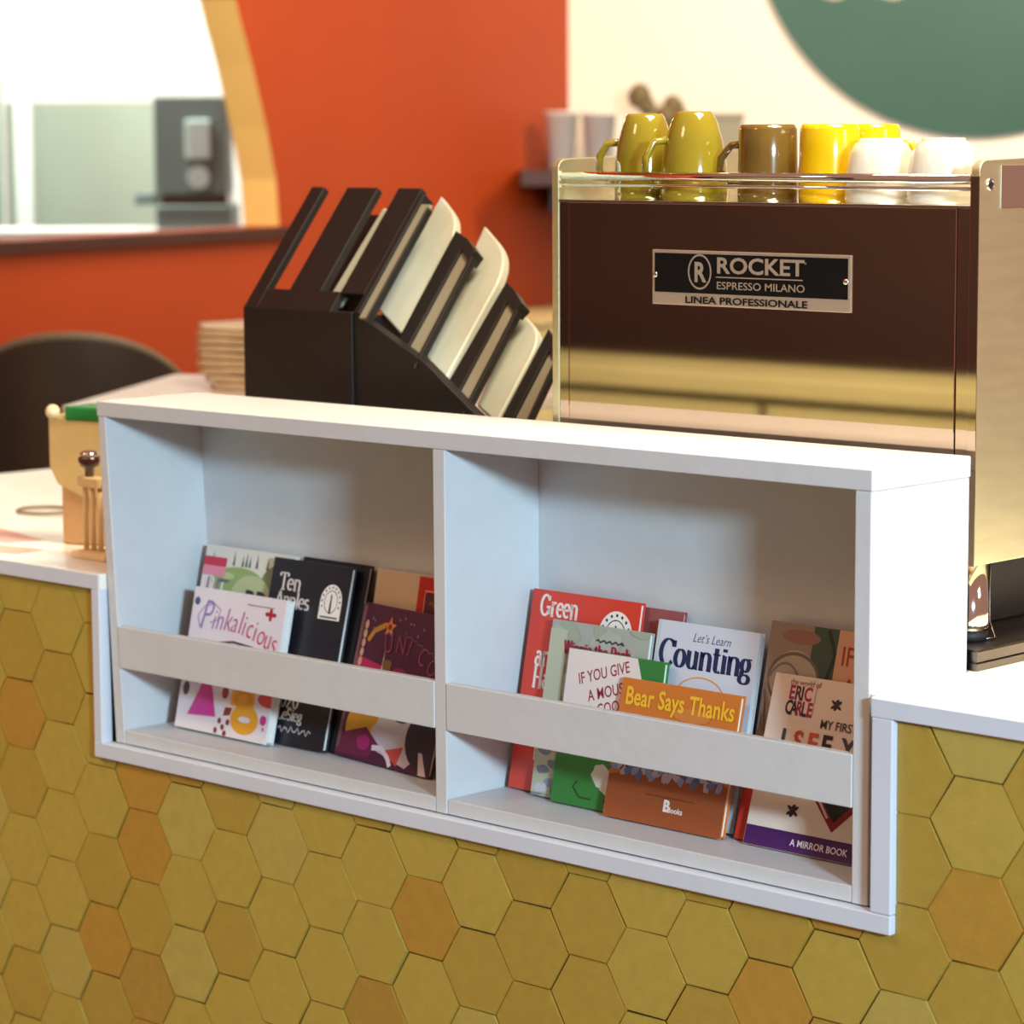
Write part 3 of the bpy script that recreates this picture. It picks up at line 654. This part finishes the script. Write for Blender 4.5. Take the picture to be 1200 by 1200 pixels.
def a_bear(A, B, w, h):
    A.add(poly((0, 0), (w, 0), (w, h*.36), (w*.6, h*.44), (w*.3, h*.38), (0, h*.30)), (152, 78, 42))
    A.add(poly((w*.0, h*.34), (w, h*.44), (w, h*.62), (0, h*.60)), (92, 44, 34)); A.add(poly((w*.0, h*.36), (w*.1, h*.36), (w*.1, h*.6), (0, h*.6)), (196, 120, 50))
    for i in range(26): A.add(blob(w*(.05+.92*i/26), h*(.36+.03*math.sin(i*1.9)), w*.04, h*.028, 10, jit=.3, rot=random.uniform(0, 90)), random.choice([(70, 96, 160), (140, 150, 196), (180, 176, 196), (92, 110, 170)]))
    A.add(blob(w*.34, h*.50, w*.09, h*.09, 14, jit=.1), (176, 116, 62)); A.add(blob(w*.78, h*.50, w*.07, h*.09, 14, jit=.1), (186, 124, 70))
    for x in (.33, .52, .62, .82): A.add(blob(w*x, h*.70, w*.035, h*.05, 12, jit=.1), (132, 62, 38))
    A.add(blob(w*.62, h*.80, w*.0001+w*.16, h*.05, 18), (206, 128, 60))
    B.add(text_polys('Bear Says Thanks', h*.180, .022, .80), (244, 190, 46), w*.045, h*.815)
    B.add(stroke([(w*(.34+.014*i), h*(.21+.006*math.sin(i*2.1))) for i in range(30)], .0010), (110, 46, 24))
    B.add(text_polys('B', h*.11, .05), (240, 226, 220), w*.50, h*.115); B.add(text_polys('Books', h*.055, .03), (240, 220, 214), w*.54, h*.11)
book('orange-brown book with yellow Bear Says Thanks title, lowest in the right bay', .8235, .0575, .0950, .177, .1795, .009, (206, 120, 48), art_book(a_bear), yaw=0)
def a_count(A, B, w, h):
    A.add(poly((0, 0), (w*.035, 0), (w*.035, h), (0, h)), (196, 204, 208))
    A.add(ring(w*.50, h*.64, w*.24, h*.10, w*.012, 28), (224, 156, 90)); A.add(blob(w*.50, h*.60, w*.20, h*.08, 24), (232, 206, 150))
    B.add(text_polys('Let’s Learn', h*.065, -.005, .85, .3), (90, 100, 120), w*.36, h*.91)
    B.add(serif_polys('Counting', h*.132, .22, .06, .98), (28, 38, 84), w*.055, h*.775)
book('pale blue-white book with bold navy word Counting, tall behind the orange-brown one', .8450, .085, .133, .151, .2450, .011, (208, 214, 224), art_book(a_count), spine=(222, 226, 230))
def a_jar(A, B, w, h):
    A.add(poly((0, 0), (w*.42, 0), (w*.42, h), (0, h)), (150, 132, 116)); A.add(poly((w*.27, 0), (w*.47, 0), (w*.47, h), (w*.30, h)), (62, 82, 66))
    A.add(blob(w*.20, h*.72, w*.17, h*.16, 24), (176, 164, 146)); A.add(ring(w*.20, h*.74, w*.18, h*.13, w*.018, 28), (104, 98, 92)); A.add(ring(w*.14, h*.62, w*.14, h*.20, w*.014, 28), (120, 116, 110))
    A.add(blob(w*.22, h*.94, w*.13, h*.035, 16), (150, 106, 92)); A.add(stroke([(w*.02, h*.68), (w*.05, h*.5), (w*.12, h*.40)], .003), (96, 92, 88))
    A.add(blob(w*.16, h*.66, w*.05, h*.05, 12), (226, 210, 170)); A.add(blob(w*.28, h*.60, w*.06, h*.03, 12), (214, 196, 150))
    A.add(stroke([(w*.40, h*.99), (w*.46, h*.88), (w*.42, h*.76), (w*.50, h*.68)], .005), (34, 44, 38)); A.add(poly((0, 0), (w*.14, 0), (w*.12, h*.40), (0, h*.40)), (150, 34, 80))
    A.add(poly((w*.44, 0), (w, 0), (w, h), (w*.47, h)), (214, 164, 130))
    B.add(text_polys('IF YOU', h*.125, .01, .85), (170, 60, 36), w*.50, h*.84); B.add(text_polys('A', h*.12, .01), (170, 60, 36), w*.53, h*.70); B.add(text_polys('GIVE', h*.11, .01), (90, 50, 40), w*.50, h*.57)
book('glossy picture book showing a glass jar and red IF lettering, far right back', 1.0050, .088, .143, .205, .2600, .010, (150, 128, 112), art_book(a_jar), spine=(120, 112, 108))
book('low red-spined book wedged behind the mirror book', 1.0070, .0735, .1015, .15, .1150, .008, (190, 52, 36), None)
def bee(A, cx, cy, r, ink=(52, 26, 30)):
    A.add(blob(cx, cy, r*.35, r*.8, 14, rot=-15), ink)
    for a in (35, 145, 215, 325): A.add(blob(cx+r*.5*math.cos(R(a)), cy+r*.45*math.sin(R(a)), r*.5, r*.2, 10, rot=a), ink)
def a_see(A, B, w, h):
    A.add(poly((0, 0), (w, 0), (w, h*.115), (0, h*.115)), (72, 26, 92))
    A.add(poly((w*.36, h*.42), (w*.63, h*.155), (w*.90, h*.42)), (140, 22, 40)); A.add(poly((w*.42, h*.42), (w*.63, h*.21), (w*.84, h*.42)), (26, 18, 20))
    A.add(stroke([(w*.41, h*.42), (w*.58, h*.23)], .003), (214, 190, 190))
    bee(A, w*.32, h*.235, .0095); bee(A, w*.49, h*.865, .0085); bee(A, w*.86, h*.24, .009); bee(A, w*.155, h*.40, .009)
    A.add(blob(w*.155, h*.39, w*.05, h*.045, 12, rot=40), (140, 34, 34))
    A.add(blob(w*.80, h*.7, .0001, .0001, 6), (52, 26, 30))
    A.add(poly((w*.125, h*.785), (w*.325, h*.785), (w*.325, h*.955), (w*.125, h*.955)), (232, 214, 208))
    B.add(text_polys('the world of', h*.048, .0, .9), (130, 40, 60), w*.125, h*.945)
    for i, (t, c) in enumerate(zip('ERIC', ((160, 26, 70), (90, 24, 60), (30, 26, 40), (170, 30, 60)))): B.add(text_polys(t, h*.112, .035, .72), c, w*(.13+(0, .044, .090, .113)[i]), h*.862)
    for i, (t, c) in enumerate(zip('CARLE', ((50, 24, 44), (20, 20, 30), (150, 26, 60), (60, 24, 50), (160, 30, 60)))): B.add(text_polys(t, h*.112, .035, .66), c, w*(.12+.041*i), h*.775)
    B.add(text_polys('MY FIRST', h*.072, .006, .9), (60, 40, 30), w*.40, h*.722)
    x = w*.13
    for t, c in (('I', (60, 60, 50)), (' ', 0), ('S', (196, 70, 30)), ('E', (206, 84, 40)), ('E', (24, 24, 26)), (' ', 0), ('Y', (70, 60, 70)), ('O', (200, 50, 40)), ('U', (60, 110, 60))):
        if t != ' ': B.add(text_polys(t, h*.165, .028, .90), c, x, h*.572)
        x += w*{'I': .05, ' ': .045}.get(t, .105)
    B.add(text_polys('A MIRROR BOOK', h*.055, .016, .95), (240, 232, 240), w*.35, h*.04)
book('cream board book with bees, purple foot band and I SEE YO letters, rightmost in front', 1.0285, .063, .1215, .185, .2070, .006, (232, 218, 202), art_book(a_see))

# ---------------------------------------------------------------- espresso machine
em = empty('espresso_machine', (.93, .44, ZC), 'large polished steel espresso machine standing behind the book display', 'espresso machine')
eo = Vector(em.location)
def ebox(name, lo, hi, m, b=.001, par=em, lab=None):
    o = boxo(name, [a-c for a, c in zip(lo, eo)], [a-c for a, c in zip(hi, eo)], m, par, b)
    if lab: o['label'] = lab
    return o
ebox('back_panel', (.6420, .1990, .337), (1.2085, .2040, .7225), 'mirror', .0008)
bm = bmesh.new()
for lo, hi in (((.6255, .2000, .337), (.6412, .2040, .7225)), ((1.2093, .2000, .337), (1.2268, .2040, .7225)), ((.6255, .204, .337), (.6275, .66, .7225)), ((.63, .658, .337), (1.22, .66, .7225)), ((.6255, .204, .337), (1.2268, .66, .339))):
    box(bm, [a-c for a, c in zip(lo, eo)], [a-c for a, c in zip(hi, eo)])
bev(link('body', bm, 'mirror', em), .0008)
def side(x0, x1, nm):
    pts = [(.1985, .337), (.66, .337), (.66, .785)]
    for i in range(7): a = R(90+90*i/6); pts.append((.2125+.014*math.cos(a), .762+.012*math.sin(a)))
    bm = bmesh.new(); prism(bm, [(x0-eo.x, y-eo.y, z-eo.z) for y, z in pts], (x1-x0, 0, 0)); fixn(bm)
    return bev(link(nm, bm, 'steel', em), .0012)
side(1.2270, 1.2375, 'side_panel'); side(.6145, .6253, 'side_panel')
ebox('edge_strip', (1.2266, .1975, .337), (1.2382, .1988, .757), 'mirror', .0004)
tt = ebox('cup_tray', (.6255, .1985, .7227), (1.2268, .655, .7256), 'chrome', .0006)
def rail(y0, z0, r_, nm='top_rail'):
    bm = bmesh.new(); tube(bm, [(.6262-eo.x, y0-eo.y, z0-eo.z), (.93-eo.x, y0-eo.y, z0-eo.z), (1.2268-eo.x, y0-eo.y, z0-eo.z)], r_, 16); link(nm, bm, 'chrome', em, True)
rail(.206, .7535, .0055); rail(.206, .7430, .0022)
# badge
bd = ebox('badge', (.7770, .1972, .6050), (1.0690, .1990, .6690), 'badgesilver', .0008, lab='dark name badge with silver rim and lettering')
A = Art(); A.add(poly((.004, .0145), (.288, .0145), (.288, .0602), (.004, .0602)), 'badgeblack')
bw = A.build('badge_field', bd, .1972-eo.y, None, (.7770-eo.x, 0, .6050-eo.z))
A = Art(); SV = 'badgesilver'
A.add(ring(.0735, .0395, .0178, .0205, .0022, 40), SV); A.add(text_polys('R', .0315, .032, .92), SV, .0645, .0285)
A.add(text_polys('ROCKET', .0255, .024, 1.30), SV, .098, .0390); A.add(poly((.098, .0335), (.225, .0335), (.225, .0348), (.098, .0348)), SV)
A.add(text_polys('ESPRESSO MILANO', .0122, .008, 1.27), SV, .0985, .0205)
A.add(text_polys('o', .006, .0), SV, .227, .052)
A.add(text_polys('LINEA PROFESSIONALE', .0112, .020, 1.57), 'badgeblack', .051, .0030)
A.build('lettering', bd, .1966-eo.y, None, (.7770-eo.x, 0, .6050-eo.z))
for x in (.7822, 1.0618):
    bm = bmesh.new(); bmesh.ops.create_uvsphere(bm, u_segments=16, v_segments=8, radius=.0036); bmesh.ops.scale(bm, vec=(1, .5, 1), verts=bm.verts[:]); bmesh.ops.translate(bm, verts=bm.verts[:], vec=(x-eo.x, .1968-eo.y, .6395-eo.z)); link('screw', bm, 'chrome', bd, True)
# side details
bm = bmesh.new(); lathe(bm, [(.0066, 0), (.0066, .0012), (.0040, .0018), (.0040, -.0005)]); bmesh.ops.rotate(bm, verts=bm.verts[:], matrix=Matrix.Rotation(R(90), 3, 'Y')); bmesh.ops.translate(bm, verts=bm.verts[:], vec=(1.2375-eo.x, .2185-eo.y, .748-eo.z)); fixn(bm); link('screw', bm, 'chrome', em, True)
bm = bmesh.new(); lathe(bm, [(.0036, 0), (.0036, .0022)], n=6); bmesh.ops.rotate(bm, verts=bm.verts[:], matrix=Matrix.Rotation(R(90), 3, 'Y')); bmesh.ops.translate(bm, verts=bm.verts[:], vec=(1.2375-eo.x, .2185-eo.y, .748-eo.z)); fixn(bm); link('screw_socket', bm, 'rubber', em)
ebox('handle_plate', (1.2375, .238, .722), (1.2390, .40, .768), 'chrome', .0006)
def leg(x, y):
    bm = bmesh.new(); lathe(bm, [(.0215, .012), (.0225, .020), (.0190, .0875)], (x-eo.x, y-eo.y, .2496-eo.z), 32); lg = link('leg', bm, 'chrome', em, True)
    bm = bmesh.new(); lathe(bm, [(.019, 0), (.021, .004), (.021, .0122)], (x-eo.x, y-eo.y, .2496-eo.z), 32); link('rubber_foot', bm, 'rubber', lg, True)
for x, y in ((1.209, .232), (.66, .232), (1.198, .62), (.66, .62)): leg(x, y)
# stepped steel base tray
bm = bmesh.new()
for lo, hi in (((.58, .179, .2266), (1.2575, .70, .2350)), ((.58, .180, .2350), (1.2545, .70, .2372)), ((.58, .179, .2372), (1.2580, .70, .2482)), ((.58, .1795, .2482), (1.2570, .70, .2496))):
    box(bm, [a-c for a, c in zip(lo, eo)], [a-c for a, c in zip(hi, eo)])
bev(link('base_tray', bm, 'darksteel', em), .0006)
# underside works
ebox('drip_housing', (.70, .34, .2496), (1.16, .60, .330), 'black', .003)
bm = bmesh.new()
for y in (.30, .36, .43): tube(bm, [(1.10-eo.x, y-eo.y, .336-eo.z), (1.13-eo.x, y-eo.y, .30-eo.z), (1.14-eo.x, y+.01-eo.y, .252-eo.z)], .009, 12)
link('pipe', bm, 'darksteel', em, True)
bm = bmesh.new(); tube(bm, [(1.21-eo.x, .27-eo.y, .336-eo.z), (1.215-eo.x, .262-eo.y, .30-eo.z), (1.222-eo.x, .252-eo.y, .27-eo.z), (1.232-eo.x, .250-eo.y, .2515-eo.z), (1.225-eo.x, .235-eo.y, .2515-eo.z)], .0013, 8); link('wire', bm, 'darksteel', em, True)

# mugs and cups upside down on the machine
def mug(loc, prof, m, rot, label, name='mug', handle=None, group='upturned mugs on the machine'):
    e = empty(name, loc, label, 'mug' if name == 'mug' else 'cup', group, (0, 0, R(rot)))
    bm = bmesh.new(); inner = [(max(r-.0035, .001), z-(.004 if i else 0)) for i, (r, z) in enumerate(prof)]
    lathe(bm, [(prof[0][0]-.0035, 0)]+prof, caps=False, n=48); fixn(bm)
    # closed foot
    rings = prof[-1]; bm.verts.ensure_lookup_table(); top = bm.verts[-48:]; bm.faces.new(top); fixn(bm)
    o = link('body', bm, m, e, True); s_ = o.modifiers.new('solid', 'SOLIDIFY'); s_.thickness = .003; s_.offset = -1
    if handle:
        bm = bmesh.new(); tube(bm, handle, .0048, 12); link('handle', bm, m, e, True)
    return e
ZU = .7257
tul = [(.0365, .0), (.0370, .012), (.0362, .045), (.0330, .068), (.0275, .088), (.0235, .098), (.0205, .1015), (.012, .102)]
def hd(r, z0, z1, out): return [(r-.004, 0, z0), (r+out*.55, 0, z0+.002), (r+out, 0, z0+(z1-z0)*.30), (r+out*.95, 0, z0+(z1-z0)*.62), (r+out*.5, 0, z1-.002), (r-.006, 0, z1)]
mug((.7035, .268, ZU), tul, 'mustard', 205, 'mustard upturned tapering mug, leftmost on the machine', handle=hd(.036, .022, .068, .022))
mug((.7860, .262, ZU), [(.0405, 0), (.0410, .012), (.0385, .045), (.0340, .070), (.0275, .092), (.0225, .1005), (.0205, .1035), (.012, .104)], 'mustard', 232, 'mustard upturned tapering mug, second from the left, handle forward', handle=hd(.039, .016, .070, .020))
cyl = [(.0350, 0), (.0352, .01), (.0345, .05), (.0338, .082), (.0315, .0875), (.028, .088), (.012, .087)]
mug((.8980, .262, ZU), cyl, 'olive', 190, 'olive-brown straight mug between the mustard and the yellow ones', handle=hd(.034, .020, .066, .030))
mug((.9830, .268, ZU), cyl, 'yellow', 60, 'bright yellow straight mug right of the olive-brown one', handle=hd(.034, .020, .066, .026))
mug((.9760, .355, ZU), [(r*1.0, z) for r, z in cyl], 'yellow', 30, 'yellow mug showing only its top above the white cup', handle=hd(.034, .020, .066, .026))
cup = [(.0395, 0), (.0398, .01), (.0385, .035), (.0350, .055), (.0290, .066), (.024, .0685), (.0235, .072), (.012, .072)]
mug((1.0600, .262, ZU), cup, 'whiteglaze', 60, 'white upturned cup just right of the yellow mugs', 'cup', None)
mug((1.1450, .262, ZU), cup, 'whiteglaze', 60, 'white upturned cup at the right end of the machine top', 'cup', None)

# ---------------------------------------------------------------- black stepped rack with white lids
rk = empty('lid_rack', (.15, .42, ZC), 'black stepped rack leaning back, holding white lids beside the machine', 'rack')
ro = Vector(rk.location)
YF = .30
NRM = Vector((0, .781, -.625))
def leaf(bm, pts, zf, dep, off=0., org=None):
    """polygon (x, z) on the slanted face that leaves the front plane at height zf, extruded back by dep"""
    prism(bm, [Vector((x, YF+(z-zf)*.8, z))+NRM*off-(org if org is not None else ro) for x, z in pts], NRM*dep)
def rc(x0, x1, z0, z1): return [(x0, z0), (x1, z0), (x1, z1), (x0, z1)]
bm = bmesh.new()
box(bm, Vector((-.073, YF, ZC+.0002))-ro, Vector((.149, YF+.012, .566))-ro)
box(bm, Vector((-.073, YF+.012, ZC+.0002))-ro, Vector((-.063, YF+.15, .56))-ro)
box(bm, Vector((.139, YF+.012, ZC+.0002))-ro, Vector((.149, YF+.15, .56))-ro)
box(bm, Vector((-.063, YF+.14, ZC+.0002))-ro, Vector((.139, YF+.15, .50))-ro)
bev(link('base_box', bm, 'orgblack', rk), .001)
bm = bmesh.new()
prism(bm, [Vector(p)-ro for p in ((.1495, YF+.004, ZC+.0002), (.445, YF+.004, ZC+.0002), (.445, YF+.004, .400), (.366, YF+.004, .450), (.284, YF+.004, .505), (.1495, YF+.004, .566))], (0, .016, 0)); fixn(bm)
bev(link('stepped_base', bm, 'orgblack', rk), .001)
bm = bmesh.new()
leaf(bm, rc(-.073, -.046, .566, .731), .565, .012); leaf(bm, rc(.001, .064, .590, .731), .565, .012); leaf(bm, rc(.105, .152, .590, .731), .565, .012)
leaf(bm, rc(-.046, .105, .566, .592), .565, .012)
fixn(bm); bev(link('front_frame', bm, 'orgblack', rk), .0012)
bm = bmesh.new(); leaf(bm, rc(.020, .105, .56, .72), .565, .002, .045); fixn(bm); link('inner_plate', bm, 'orgblack', rk)
def divider(dark, grey, edge, zf):
    bm = bmesh.new(); leaf(bm, dark, zf, .022)
    if edge: leaf(bm, edge, zf, .012)
    fixn(bm); bev(link('divider', bm, 'orgblack', rk), .0012)
    bm = bmesh.new(); leaf(bm, grey, zf, .006, .004); fixn(bm); bev(link('lit_side_face', bm, 'rackgrey', rk), .001)  # grey paints the light on the side face of the black divider
divider(rc(.152, .162, .566, .724), rc(.162, .181, .562, .712), rc(.181, .184, .556, .706), .565)
divider([(.212, .535), (.238, .516), (.239, .650), (.262, .636), (.266, .650), (.240, .664), (.210, .674)], [(.238, .512), (.266, .500), (.262, .640), (.239, .654)], [(.266, .500), (.271, .497), (.268, .640), (.262, .642)], .50)
divider([(.302, .482), (.329, .458), (.330, .583), (.352, .570), (.358, .582), (.334, .597), (.310, .608)], [(.329, .456), (.354, .444), (.352, .574), (.330, .587)], [(.354, .444), (.359, .441), (.358, .572), (.352, .574)], .44)
divider([(.383, .436), (.404, .425), (.404, .520), (.418, .512), (.422, .522), (.402, .536), (.384, .547)], [(.404, .425), (.430, .410), (.422, .514), (.404, .524)], [(.430, .410), (.434, .408), (.427, .512), (.422, .514)], .375)
def lid_stack(pts, zf, off, lab, rnd=None):
    """rounded stack of white lids lying in a bay"""
    x0, z0 = pts[0]; org = Vector((x0, YF+(z0-zf)*.8, z0))+NRM*off
    e = empty('lid_stack', org, lab, 'lids', 'stacks of white lids in the black rack')
    q = []
    for i, (x, z) in enumerate(pts):
        if rnd and i == rnd[0]:
            (xa, za), (xb, zb) = pts[i-1], pts[(i+1) % len(pts)]; k = rnd[1]
            for t in range(9):
                t /= 8; ax, az = x+(xa-x)*k, z+(za-z)*k*.5; bx, bz = x+(xb-x)*k, z+(zb-z)*k
                q.append(((1-t)**2*ax+2*t*(1-t)*x+t*t*bx, (1-t)**2*az+2*t*(1-t)*z+t*t*bz))
        else: q.append((x, z))
    bm = bmesh.new(); leaf(bm, q, zf, .016, off, org); fixn(bm); bev(link('stack', bm, 'lidw', e), .003, 3)
    return e
lid_stack([(.136, .577), (.208, .546), (.2115, .690), (.140, .728)], .515, .013, 'tall white lid stack in the highest open bay of the black rack', (2, .55))
lid_stack([(.238, .511), (.296, .480), (.3010, .640), (.216, .682)], .450, .004, 'white lid stack in the middle bay of the black rack', (2, .55))
lid_stack([(.331, .452), (.3825, .432), (.3825, .545), (.318, .572)], .390, .006, 'white lid stack in the lowest bay, next to the machine', (2, .5))
lid_stack([(.058, .590), (.079, .590), (.088, .712), (.067, .718)], .565, .022, 'thin white lid stack inside the closed slotted bay of the rack')

# ---------------------------------------------------------------- left end of the counter
kb = empty('paper_bag', (-.255, .150, ZC), 'kraft paper bag with green top band left of the display', 'bag', None, (0, 0, R(18)))
boxo('bag_body', (-.035, 0, .0003), (.075, .05, .110), 'kraft', kb, .004)
prismo('upper_flap', [(-.052, -.004, .112), (-.038, -.004, .086), (.0, -.004, .070), (.08, -.004, .066), (.08, -.004, .184), (-.052, -.004, .184)], (0, .058, 0), 'kraftl', kb, .003)
boxo('green_band', (-.022, -.006, .178), (.085, .056, .198), 'greenlid', kb, .002)
bm = bmesh.new(); bmesh.ops.create_uvsphere(bm, u_segments=20, v_segments=12, radius=.0105); bmesh.ops.translate(bm, verts=bm.verts[:], vec=(-.042, -.006, .190)); link('button', bm, 'beige', kb, True)
st = empty('wooden_stand', (-.141, .085, ZC), 'pale wooden stand with thin posts and dark knob left of the display', 'stand')
boxo('base', (-.030, -.022, .0003), (.045, .022, .010), 'wood', st, .002)
for x in (-.022, -.006, .010): 
    bm = bmesh.new(); lathe(bm, [(.0038, .010), (.0038, .100)], (x, 0, 0), 12); link('post', bm, 'wood', st, True)
boxo('collar', (-.027, -.010, .098), (.018, .010, .112), 'wood', st, .002)
bm = bmesh.new(); lathe(bm, [(.006, .112), (.007, .124), (.013, .127), (.0155, .134), (.0145, .141)], (-.012, 0, 0), 24); link('knob', bm, 'knob', st, True)
bm = bmesh.new(); lathe(bm, [(.0145, .141), (.012, .146), (.006, .1485)], (-.012, 0, 0), 24); link('cap', bm, 'chrome', st, True)
rg = empty('wire_ring', (-.60, .345, ZC), 'thin grey ring lying on the white counter at far left', 'ring')
bm = bmesh.new(); tube(bm, [(.045*math.cos(2*math.pi*i/32), .04*math.sin(2*math.pi*i/32), .003) for i in range(33)], .0025, 8); link('ring', bm, 'greybox', rg, True)
for i, (x, y, a, lab) in enumerate(((-.33, .045, 10, 'pale pink paper slip nearest the counter front edge'), (-.42, .135, -14, 'pale pink paper slip further back, left of the kraft bag'))):
    o = boxo('paper_slip', (-.075, -.028, 0), (.075, .028, .0005), 'pink', None, 0); o.location = (x, y, ZC+.0002); o.rotation_euler = (0, 0, R(a)); tag(o, lab, 'paper', 'pink paper slips on the counter')

# ---------------------------------------------------------------- white table behind with a stack of pulp trays; bar chair
tb = empty('side_table', (-1.25, 1.6, FL), 'white table behind the counter carrying the beige paper stack', 'table')
to = Vector(tb.location)
prismo('table_top', [Vector(p)-to for p in ((-1.38, .98, .276), (-.75, 1.05, .276), (-.9, 2.2, .276), (-1.80, 1.60, .276))], (0, 0, .024), 'top', tb, .003)
for x, y in ((-1.33, 1.06), (-.82, 1.10), (-.95, 2.08), (-1.68, 1.60)): boxo('leg', (x-.02-to.x, y-.02-to.y, 0), (x+.02-to.x, y+.02-to.y, .276-FL), 'top', tb, .003)
names = ['topmost', 'second from the top', 'third from the top', 'fourth from the top', 'middle, fifth from the top', 'fourth from the bottom', 'third from the bottom', 'second from the bottom', 'lowest']
for i in range(9):
    z = .3005+.0148*(8-i)
    wv = [(random.uniform(-1, 1), random.uniform(0, 6)) for _ in range(3)]
    bm = bmesh.new(); nx, ny = 14, 8; grid = []
    for t in (0, 1):
        for j in range(ny+1):
            for k in range(nx+1):
                u = k/nx*.24; v = j/ny*.16
                zz = .0014*sum(a*math.sin(u*30+v*20+b) for a, b in wv)
                grid.append(bm.verts.new((u, v, .001+zz*.5+(.0118 if t else 0)+(zz*.4 if t else 0))))
    W_ = nx+1; N_ = W_*(ny+1)
    for j in range(ny):
        for k in range(nx):
            a = j*W_+k; bm.faces.new((grid[a], grid[a+W_], grid[a+W_+1], grid[a+1])); bm.faces.new((grid[N_+a], grid[N_+a+1], grid[N_+a+W_+1], grid[N_+a+W_]))
    per = [k for k in range(W_)]+[j*W_+nx for j in range(1, ny+1)]+[ny*W_+k for k in range(nx-1, -1, -1)]+[j*W_ for j in range(ny-1, 0, -1)]
    for a, b in zip(per, per[1:]+per[:1]): bm.faces.new((grid[a], grid[b], grid[N_+b], grid[N_+a]))
    fixn(bm)
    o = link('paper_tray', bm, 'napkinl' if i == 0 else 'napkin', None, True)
    dx = -.016*(1-abs(i-3)/6) if i < 7 else .012*(i-6)
    o.location = (-1.462+dx+random.uniform(-.003, .003), 1.395+random.uniform(-.004, .004), z); o.rotation_euler = (0, 0, R(18+random.uniform(-2, 2)))
    tag(o, 'beige paper tray in the stack beside the black rack, '+names[i], 'paper tray', 'stack of beige paper trays')

def stool(loc, lab, rot, top=.44, drop=.10):
    e = empty('bar_chair', loc, lab, 'chair', 'black bar chairs behind the counter', (0, 0, R(rot)))
    b = top-FL
    bm = bmesh.new(); n = 40
    # curved shell back: a shallow arc in plan with an arched top edge
    ri, ro_ = .27, .30; f = []; g = []
    for i in range(n+1):
        t = -1+2*i/n; a = R(270+62*t); h_ = b-drop*abs(t)**2.2
        for r_ in (ri, ro_): f.append((r_*math.cos(a), r_*math.sin(a)+.0, h_)); g.append((r_*math.cos(a), r_*math.sin(a), b-.34))
    fv = [bm.verts.new(p) for p in f]; gv = [bm.verts.new(p) for p in g]
    for i in range(n):
        a = 2*i
        bm.faces.new((fv[a], fv[a+2], fv[a+3], fv[a+1])); bm.faces.new((fv[a+1], fv[a+3], gv[a+3], gv[a+1])); bm.faces.new((fv[a], gv[a], gv[a+2], fv[a+2])); bm.faces.new((gv[a], gv[a+1], gv[a+3], gv[a+2]))
    bm.faces.new((fv[0], fv[1], gv[1], gv[0])); bm.faces.new((fv[-2], gv[-2], gv[-1], fv[-1])); fixn(bm)
    link('backrest', bm, 'chairb', e, False)
    bm = bmesh.new(); tube(bm, [((ri+.015)*math.cos(R(270+62*(-1+2*i/n))), (ri+.015)*math.sin(R(270+62*(-1+2*i/n))), b+.006-drop*abs(-1+2*i/n)**2.2) for i in range(n+1)], .011, 10); link('rim', bm, 'rackgrey', e, True)
    bm = bmesh.new(); lathe(bm, [(.24, b-.50), (.265, b-.48), (.265, b-.44), (.24, b-.42), (.1, b-.415)], n=40); link('seat', bm, 'chairb', e, True)
    for sx in (-1, 1):
        for sy in (-1, 1):
            bm = bmesh.new(); tube(bm, [(sx*.15, sy*.15, b-.50), (sx*.21, sy*.21, 0.0)], .013, 10); link('leg', bm, 'black', e, True)
    bm = bmesh.new(); tube(bm, [(.19*math.cos(R(45+90*i)), .19*math.sin(R(45+90*i)), .28) for i in range(5)], .008, 8); link('foot_ring', bm, 'darksteel', e, True)
    return e
stool((-2.43, 1.86, FL), 'black curved-back bar chair with pale rim behind the counter, nearer one', 44, .352, .13)
sb = empty('sideboard', Q(3.4, FL, -.08), 'black low sideboard along the orange wall at the left picture edge', 'sideboard')
c0 = Vector(sb.location)
qbox('body', 2.98, 4.4, -.11, -.005, FL, .255, 'chairb', sb)
qbox('top', 2.95, 4.43, -.12, -.005, .255, .280, 'chairb', sb)
